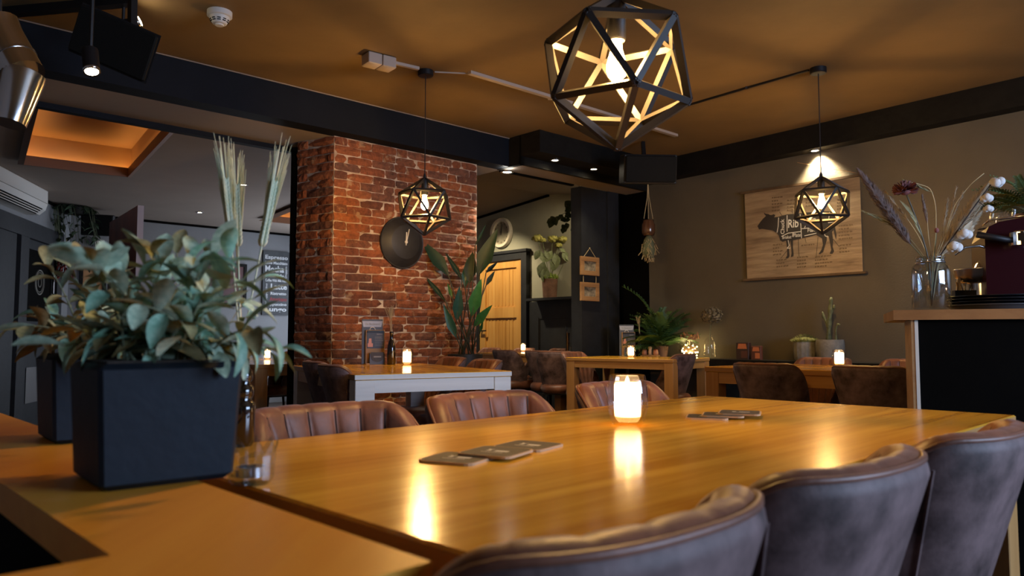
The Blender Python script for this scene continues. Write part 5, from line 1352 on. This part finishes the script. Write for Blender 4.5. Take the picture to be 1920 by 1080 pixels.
for k in range(26):
    an = rnd.uniform(0, 2 * PI); link('leaf', SG[rnd.randrange(3)], t, M=orient(Vector((.02 * math.cos(an), .02 * math.sin(an), .05 + .07 * rnd.random())), Vector((math.cos(an), math.sin(an), rnd.uniform(-.1, .6))), Z, .032))

# ------------------------------------------------------------------ back room: white clock, hydrangeas, ivy
def pcw(u, v, off=.02): return at_pl(u, v, cw(0, 0, off), CN)
c = pcw(942, 437, .0)
t = thing('wall_clock', 'round cream wall clock with a wide weathered rim, above the pine door', 'clock', c)
Rc = CN.to_track_quat('Z', 'Y').to_matrix().to_4x4()
MB().lathe([(.205, 0), (.208, .03), (.195, .05), (.16, .045), (.15, .028), (.15, 0)], 40, M=Rc).build('rim', M['whitec'], t, smooth=True)
MB().lathe([(.152, .02), (0, .02)], 32, M=Rc).build('face', mat('aged_clock_face', (.38, .35, .26), .8, var=.15, vs=14), t, fix=False)
hxn = -V
MB().obox(CN * .026, CN * .026 + Z * .075 + hxn * .012, .012, .004, up=CN).build('hour_hand', M['ink_black'], t)
MB().obox(CN * .026 - Z * .03, CN * .026 + Z * .115 + hxn * .02, .008, .004, up=CN).build('minute_hand', M['ink_black'], t)
mb = MB()
for k in range(12):
    a = k * PI / 6; d = Z * math.cos(a) + hxn * math.sin(a); mb.obox(CN * .024 + d * .118, CN * .024 + d * .14, .008, .002, up=CN)
mb.build('hour_marks', M['ink_black'], t)
hp2 = pcw(1031, 560, .115); hp2.z = wz + .03
t = thing('potted_hydrangea', 'hydrangea with yellow-green heads in a brown pot on the ledge', 'plant', hp2)
kk = hp2.y / F
MB().lathe([(0, 0), (.085, 0), (.098, .235), (.088, .235), (.085, .21), (0, .21)], 24).build('pot', M['terracotta'], t, smooth=True)
M['hyd'] = mat('yellow_green_petals', (.30, .30, .06), .8, col2=(.48, .45, .14), vs=30)
M['hydleaf'] = leaf_mat('soft_green_leaf', (.10, .13, .06), (.17, .21, .10), .6, .3)
rnd = random.Random(14); mb = MB()
for k in range(160):
    a = rnd.uniform(0, 2 * PI); r_ = .105 * math.sqrt(rnd.random()); c = Vector((r_ * math.cos(a), r_ * math.sin(a), .225 + .05 * rnd.random() * (1 - r_ * 6 + .4))); mb.obox(c, c + Vector((rnd.uniform(-.02, .02), rnd.uniform(-.02, .02), .03)), .012, .004)
o = mb.build('moss', mat('bright_moss', (.20, .28, .05), .8), t); o['kind'] = 'stuff'
HL = leaf_mesh('leaf', M['hydleaf'], .62, .12, .2, .8)
for (u, v, r_, dy) in ((1008, 447, .078, -.02), (1036, 448, .075, .0), (1055, 449, .068, -.01), (1047, 460, .05, .03), (1017, 450, .05, .02)):
    c = at_y(u, v, hp2.y - .04 + dy) - hp2
    MB().tube([(0, 0, .2), Vector((c.x * .45, c.y * .4, .45)), c], .0035, 5).build('stalk', M['hydleaf'], t, smooth='all')
    mb = MB()
    for k in range(90):
        d = Vector((rnd.gauss(0, 1), rnd.gauss(0, 1), rnd.gauss(0, 1))).normalized(); p = c + Vector((d.x * r_, d.y * r_, d.z * r_ * .62)) * rnd.uniform(.8, 1.05); x = d.orthogonal().normalized() * .014; y = d.cross(x)
        mb.add([p - x, p - y, p + x, p + y], [(0, 1, 2, 3)])
    mb.sphere(c, r_ * .8, 8, 6, (1, 1, .6)); fh = mb.build('flower_head', M['hyd'], t, fix=False); 
for (u0, v0, u1, v1) in ((1012, 468, 1003, 486), (1014, 472, 1022, 492), (1020, 490, 1012, 520), (1024, 500, 1020, 530), (1035, 470, 1024, 490), (1040, 475, 1046, 500), (1044, 480, 1036, 508), (1056, 470, 1064, 490), (1060, 475, 1072, 490), (1022, 470, 1030, 485), (1050, 466, 1060, 472)):
    a = at_y(u0, v0, hp2.y - .06) - hp2; b = at_y(u1, v1, hp2.y - .09) - hp2; link('leaf', HL, t, M=orient(a, b - a, Vector((0, -1, .3)), (b - a).length * 1.05))
MB().tube([at_y(1040, 532, hp2.y) - hp2, at_y(1068, 468, hp2.y - .02) - hp2], .003, 5).build('stalk', M['hydleaf'], t)
# ivy in a hanging pot partly behind the navy pillar
ip = at_y(1086, 385, 8.0)
t = thing('hanging_ivy', 'dark trailing ivy hanging behind the top of the navy pillar', 'plant', ip)
MB().lathe([(0, -.10), (.07, -.10), (.09, .04), (.08, .04), (0, .03)], 16).build('pot', M['blackplastic'], t, smooth=True)
MB().tube([(0, 0, .04), (0, 0, 2.66 - ip.z)], .003, 5).build('cord', M['cord'], t)
M['ivy'] = leaf_mat('dark_ivy_leaf', (.012, .028, .014), (.03, .055, .025), .5, .3)
IV = leaf_mesh('leaf', M['ivy'], .85, .1, .3, .9)
for tr_ in ([(1086, 380), (1066, 376), (1062, 388)], [(1086, 385), (1058, 400), (1040, 410), (1035, 414)], [(1086, 388), (1068, 405), (1060, 420), (1056, 428)], [(1086, 385), (1072, 395), (1074, 430)]):
    P = [at_y(u, v, 7.95) - ip for u, v in tr_]; MB().tube(P, .003, 5).build('vine', M['ivy'], t)
    for i in range(len(P) - 1):
        for f in (.2, .5, .85):
            c = P[i].lerp(P[i + 1], f); link('leaf', IV, t, M=orient(c, Vector((rnd.uniform(-1, .4), -.4, rnd.uniform(-1.2, .2))), Vector((0, -1, .4)), rnd.uniform(.06, .10)))

# ------------------------------------------------------------------ left-hand room
def pf(u, v, off=.03): return at_pl(u, v, sn(0, NF + off), N)
# coffee word sign
a, b = pf(494, 469.5), pf(540.5, 591.5); w, h = (b - a).dot(U), a.z - b.z; c = (a + b) / 2
t = thing('coffee_sign', 'black sign listing coffee names in white letters, left of the brick pillar', 'sign', c - N * .02)
bd = MB().prism([U * -w / 2 + Z * -h / 2, U * w / 2 + Z * -h / 2, U * w / 2 + Z * h / 2, U * -w / 2 + Z * h / 2], N * -.02)
bd.v = [tuple(Vector(v) + N * .02) for v in bd.v]; bd.build('board', mat('chalk_black', (.022, .024, .028), .7, col2=(.06, .065, .07), vs=5), t)
M['signwhite'] = mat('sign_white_letters', (.50, .52, .54), .8)
def sgn(s, x0, x1, y0, y1, mt='signwhite', rot=False, bold=.03):
    fx = lambda x: (x - 195) / 167 * w - w / 2; fy = lambda y: h / 2 - (y - 250) / 440 * h
    o = U * (fx(x0) + fx(x1)) / 2 + Z * (fy(y0) + fy(y1)) / 2 + N * .0225
    ww, hh = fx(x1) - fx(x0), fy(y0) - fy(y1)
    if rot: put_text(s, M[mt], o, Z, -U, hh, ww, t, bold=bold)
    else: put_text(s, M[mt], o, U, Z, ww, hh, t, bold=bold)
for args in (('Espresso', 207, 352, 278, 314), ('Latte Macchiato', 208, 350, 320, 341), ('Mocha', 208, 328, 350, 395), ('Columbia Coffee', 210, 328, 407, 428), ('Coffee With Milk Foam', 210, 350, 442, 461), ('Latte', 245, 350, 474, 513), ('Ristretto', 245, 346, 531, 551), ('Cappuccino', 210, 349, 606, 630), ('Lungo', 212, 349, 634, 674)): sgn(*args)
sgn('Doppio', 334, 351, 350, 432, rot=True, bold=.01); sgn('Frappuccino', 211, 228, 474, 602, rot=True, bold=.01); sgn('Americano', 240, 350, 566, 594, 'ink_red')
# red picture and orange poster
def wallpic(name, label, u0, v0, u1, v1, mats, cat='picture', fw=.04):
    a, b = pf(u0, v0), pf(u1, v1); w, h = (b - a).dot(U), a.z - b.z; c = (a + b) / 2; t = thing(name, label, cat, c - N * .02, plan_rz(U), 'framed pictures in the left-hand room')
    for q, s_ in (((0, 0, h / 2 - fw / 2), (w, .03, fw)), ((0, 0, -h / 2 + fw / 2), (w, .03, fw)), ((-w / 2 + fw / 2, 0, 0), (fw, .03, h - 2 * fw)), ((w / 2 - fw / 2, 0, 0), (fw, .03, h - 2 * fw))): MB().box(q, s_).build('frame_bar', M['blackwood'], t)
    MB().box((0, .004, 0), (w - 2 * fw, .01, h - 2 * fw)).build('print', mats[0], t); return t, w - 2 * fw, h - 2 * fw
wallpic('picture_frame', 'dark framed red picture behind the grey-green plant', 352, 488, 462, 575, [mat('red_picture', (.11, .012, .014), .5, col2=(.02, .01, .012), vs=2.2)])
t, w, h = wallpic('picture_frame', 'dark framed orange poster with a bottle, above the rear planter', 150, 497, 198, 575, [mat('orange_poster', (.42, .19, .07), .6, col2=(.50, .26, .10), vs=3)])
mb = MB(); y = -.0015
mb.add([(x * w, y, z * h) for x, z in ((-.10, -.45), (.10, -.45), (.12, -.12), (.05, -.02), (.035, .12), (-.035, .12), (-.05, -.02), (-.12, -.12))], [tuple(range(8))]); mb.build('bottle_print', M['ink_black'], t, fix=False)
mb = MB(); mb.quad((-.11 * w, y - .0005, -.40 * h), (.11 * w, y - .0005, -.40 * h), (.11 * w, y - .0005, -.22 * h), (-.11 * w, y - .0005, -.22 * h)); mb.build('label_print', M['ink_white'], t, fix=False)
# red-brown wooden partition board
pa, pb_ = at_y(258, 385, 6.6), at_y(206, 400, 7.6)
pa.z = pb_.z = 0; d = (pb_ - pa).normalized(); nn = Vector((-d.y, d.x, 0))
t = thing('partition_board', 'tall red-brown wooden board standing on edge in the left-hand room', 'partition', pa)
topz = at_y(258, 385, 6.6).z
MB().prism([Vector((0, 0, 0)), d * (pb_ - pa).length, d * (pb_ - pa).length + nn * -.05, nn * -.05], Z * topz).build('panel', wood('red_brown_board', (.10, .024, .012), (.19, .052, .026), .5, axis=2, spec=.15), t)
MB().prism([d * -.012, Vector((0, 0, 0)), nn * -.05, nn * -.05 + d * -.012], Z * topz).build('lit_edge', mat('blue_lit_edge', (.34, .33, .40), .5), t)  # blue daylight on the board's edge, coloured in as a pale strip
# air conditioner
LN = Vector((-LD.y, LD.x, 0))
if LN.x < 0: LN = -LN
def pl_(u, v, off): return at_pl(u, v, LC + LN * off, LN)
a, b = pl_(-40, 378, .2), pl_(88, 404, .2)
t_a = (a - LC).dot(LD); t_b = (b - LC).dot(LD); zb = b.z
t = thing('air_conditioner', 'white wall air conditioner at the left edge', 'air conditioner', LC + LD * ((t_a + t_b) / 2) + Z * zb, plan_rz(-LD))
La = abs(t_a - t_b)
prof = [(0, 0), (-.13, .0), (-.185, .05), (-.205, .12), (-.20, .25), (-.15, .285), (0, .285)]
MB().prism([Vector((-La / 2, y, z)) for y, z in prof], Vector((La, 0, 0))).build('housing', M['white'], t)
def slope(y0, z0, y1, z1, n_, nm, mt, w_=.012):
    for k in range(n_):
        f = (k + .5) / n_; MB().box((0, y0 + (y1 - y0) * f, z0 + (z1 - z0) * f), (La * .86, w_, .008)).build(nm, mt, t)
slope(-.135, -.003, -.188, .046, 3, 'louvre', M['white'], .010)
MB().prism([Vector((-La * .44, y, z)) for y, z in ((-.128, -.002), (-.19, .052), (-.186, .056), (-.124, .002))], Vector((La * .88, 0, 0))).build('outlet', M['black'], t)
MB().obox((-La / 2, -.207, .118), (La / 2, -.207, .118), .004, .004).build('panel_line', M['concrete'], t)
if LN.dot(Vector((math.sin(-plan_rz(-LD)), 0, 0))) is None: pass
# loudspeaker, emergency light, hanging plant, chillies in the corner
spc = at_y(184, 422, 8.9)
speaker('black loudspeaker high in the left-hand room beside the trailing plant', spc, .34, .25, .22, plan_rz(U) - .35, .15, (0, .28, .0))
a = pf(186, 456, .06)
t = thing('wall_box', 'small white wall box below the loudspeaker in the left-hand room', 'box', a, plan_rz(U))
MB().box((0, .02, 0), (.11, .08, .09), bev=.008).build('housing', M['white'], t, smooth=True); MB().box((.02, -.022, -.01), (.07, .006, .03)).build('lens', M['concrete'], t)
hg = at_y(138, 392, 8.7)
t = thing('hanging_plant', 'dark trailing plant under the ceiling in the left-hand corner', 'plant', hg)
MB().lathe([(0, -.06), (.10, -.06), (.14, .06), (.12, .06), (0, .05)], 16).build('basket', M['blackwood'], t, smooth=True)
MB().tube([(0, 0, .05), (0, 0, ZL - hg.z)], .004, 5).build('cord', M['cord'], t)
rnd = random.Random(22); IV2 = leaf_mesh('leaf', leaf_mat('dim_green_leaf', (.025, .05, .025), (.05, .08, .04), .6, .3), .5, .1, .3, .8)
for k in range(28):
    an = rnd.uniform(0, 2 * PI); r0 = .12; L = rnd.uniform(.25, .75); P = [Vector((r0 * math.cos(an), r0 * math.sin(an), .05)), Vector((r0 * 1.7 * math.cos(an), r0 * 1.7 * math.sin(an), 0)), Vector((r0 * 1.8 * math.cos(an) + .08, r0 * 1.8 * math.sin(an), -L))]
    MB().tube(P, .003, 4).build('vine', M['stem'], t)
    for q in range(9):
        f = q / 8 * 1.95; i = min(1, int(f)); c = P[i].lerp(P[i + 1], f - i); link('leaf', IV2, t, M=orient(c, Vector((rnd.gauss(0, 1), rnd.gauss(0, 1), -.4)), Z, rnd.uniform(.07, .12)))
cc = at_y(124, 478, 8.5)
t = thing('chilli_bunch', 'bunch of dried red chillies hanging on the left-hand wall', 'chillies', cc)
M['chilli'] = mat('dried_red_chilli', (.16, .012, .008), .35, var=.4, vs=10)
MB().tube([(0, 0, -.05), (0, 0, .18)], .003, 5).build('string', M['drygrass'], t)
for k in range(26):
    an = k * 2.4; c = Vector((.03 * math.cos(an), .03 * math.sin(an), .02 - .012 * k * .8)); e = c + Vector((math.cos(an) * .06, math.sin(an) * .06, -.09))
    MB().tube([c, c.lerp(e, .5) + Vector((math.cos(an) * .02, math.sin(an) * .02, 0)), e], [.010, .012, .003], 6).build('chilli', M['chilli'], t, smooth='all')

# ------------------------------------------------------------------ things on the ceiling
p = at_z(412, 22, ZC)
t = thing('smoke_detector', 'round white smoke detector on the ceiling', 'smoke detector', p)
MB().lathe([(0, 0), (.062, 0), (.062, -.026), (.056, -.030), (0, -.030)], 28).build('base', M['white'], t, smooth=True)
MB().lathe([(.050, -.028), (.050, -.040), (.034, -.066), (.022, -.068), (.02, -.075), (0, -.076)], 28).build('head', M['white'], t, smooth=True)
for k in range(10):
    a = 2 * PI * k / 10; 
    for z, r_ in ((-.047, .0455), (-.055, .041)): MB().box((r_ * math.cos(a), r_ * math.sin(a), z), (.004, .017, .004), rz=a).build('slot', M['black'], t)
def onceil(u, v, dz=.0): return at_z(u, v, ZC - dz)
M['trunk'] = mat('beige_trunking', (.42, .34, .28), .6)
a, b = onceil(684, 99), onceil(737, 112); d = (b - a).normalized(); 
t = thing('junction_box', 'pale double junction box on the ceiling, left of the pillar lamp', 'box', (a + b) / 2, plan_rz(d))
L = (b - a).length
for x in (-L / 4, L / 4): MB().box((x, 0, -.035), (L / 2 - .006, .10, .07), bev=.005).build('box', M['trunk'], t, smooth=True)
def conduit(name, label, pts, w, h, mt, cat='cable'):
    P = [onceil(u, v) - Z * (h / 2) for u, v in pts]; t = thing(name, label, cat, P[0])
    for i in range(len(P) - 1):
        MB().obox(P[i] - P[0], P[i + 1] - P[0], w, h).build('run', mt, t)
        if i: MB().box(P[i] - P[0], (w * 1.6, w * 1.6, h * 1.1)).build('joint', mt, t)
    return t
conduit('cable_trunking', 'pale trunking running from the junction box to the pillar lamp', [(738, 115), (785, 126)], .022, .018, M['trunk'])
conduit('cable_trunking', 'thin pale cable between the pillar lamp and the long trunking', [(815, 134), (878, 137)], .008, .008, M['trunk'])
conduit('cable_trunking', 'long pale trunking running right behind the large lamp', [(880, 133), (1035, 180), (1268, 252)], .035, .02, M['trunk'])
conduit('ceiling_cable', 'dark cable running left from the cow chart lamp', [(1516, 130), (1400, 163), (1285, 197)], .014, .012, M['blackmetal'])
# loudspeaker and spotlights at the upper left
def px_plane(u, v, y): return at_y(u, v, y)
A, B, C_, D_ = at_y(163, 5, 3.25), at_y(304, 72, 3.25), at_y(268, 152, 3.30), at_y(116, 93, 3.30)
cs_ = (A + B + C_ + D_) / 4
xa = ((B - A) + (C_ - D_)).normalized(); za = ((A - D_) + (B - C_)).normalized(); 
wS = ((B - A).length + (C_ - D_).length) / 2; hS = ((A - D_).length + (B - C_).length) / 2
t = thing('loudspeaker', 'large black tilted loudspeaker under the ceiling at the upper left', 'speaker', (0, 0, 0), 0, 'black loudspeakers')
ya = za.cross(xa).normalized(); t.matrix_world = frame(cs_, xa, ya)
# local x right, y away from the reader, z up along the face
if (t.matrix_world.to_3x3() @ Vector((0, 1, 0))).y < 0: t.matrix_world = frame(cs_, -xa, -ya)
MB().add([Vector((sx * wS / 2 * f - off, y, sz * hS / 2 * f)) for y, f, off in ((.008, 1, 0), (.24, .55, wS * .16)) for sx, sz in ((-1, -1), (1, -1), (1, 1), (-1, 1))], [(0, 1, 2, 3), (7, 6, 5, 4), (0, 4, 5, 1), (1, 5, 6, 2), (2, 6, 7, 3), (3, 7, 4, 0)]).build('cabinet', M['blackplastic'], t)
MB().box((0, .0, 0), (wS * .97, .025, hS * .95), bev=.008).build('grille', M['grille'], t)
tw = Vector((cs_.x, cs_.y + .15, ZC)); 
MB().obox((0, .14, 0), t.matrix_world.inverted() @ tw, .03, .03).build('bracket', M['blackmetal'], t)
# chrome spotlight
s0, s1, s2, s3 = at_y(-25, -20, 2.1), at_y(2, 65, 2.1), at_y(44, 140, 2.08), at_y(18, 232, 2.05)
t = thing('track_spotlight', 'chrome spotlight with a bent barrel at the left edge of the ceiling', 'spotlight', s1)
MB().tube([s1 - s1 + (s0 - s1) * .3, Vector((0, 0, 0)), s2 - s1], [.054, .056, .056], 24).build('barrel', M['chrome'], t, smooth=True)
MB().tube([s2 - s1, (s2 - s1).lerp(s3 - s1, .12), s3 - s1], [.056, .055, .040], 24).build('nozzle', M['chrome'], t, smooth=True)
dd = (s2 - s1).normalized(); m_ = (s2 - s1) * .62
MB().tube([m_ - dd * .004, m_ + dd * .004], .058, 24).build('seam_ring', M['steel'], t, smooth=True)
MB().tube([(s0 - s1) * .3, Vector(((s0 - s1).x * .5, 0, ZC - s1.z))], .012, 8).build('stem', M['blackmetal'], t)
# dark cluster of spotlights on a black plate
def can(label, u, v, y, r, ln, on, tilt):
    p = at_y(u, v, y); t = thing('track_spotlight', label, 'spotlight', p, 0, 'black spotlights at the upper left')
    d = Vector(tilt).normalized()
    MB().tube([-d * ln, Vector((0, 0, 0))], r, 18).build('barrel', M['blackmetal'], t, smooth=True)
    if on: 
        R_ = d.to_track_quat('Z', 'Y').to_matrix().to_4x4(); MB().lathe([(r * .8, .002), (0, .002)], 16, M=R_).build('lens', M['spotglow'], t, fix=False)
        MB().lathe([(r * .8, .0), (r * 1.02, .004), (r * 1.02, -.01)], 18, M=R_).build('rim', M['chrome'], t, smooth='all')
    MB().tube([-d * ln * .7, Vector((-d.x * ln * .7, -d.y * ln * .7, ZC - p.z))], .008, 6).build('stem', M['blackmetal'], t)
    return t
can('black spotlight glowing below the upper left loudspeaker', 172, 134, 2.9, .03, .10, True, (.25, -.25, -1))
can('black spotlight behind the upper left loudspeaker, throwing light on the ceiling', 262, 40, 3.7, .03, .12, True, (.9, .1, .35))
pr_ = at_z(60, 60, ZC)
t = thing('ceiling_rail', 'black mounting rail for the spotlights at the upper left', 'rail', at_y(90, 20, 2.9))
r0 = at_y(90, 20, 2.9)
MB().obox(at_z(-60, 30, ZC - .02) - r0, at_z(250, 2, ZC - .02) - r0, .05, .04).build('rail', M['blackmetal'], t)
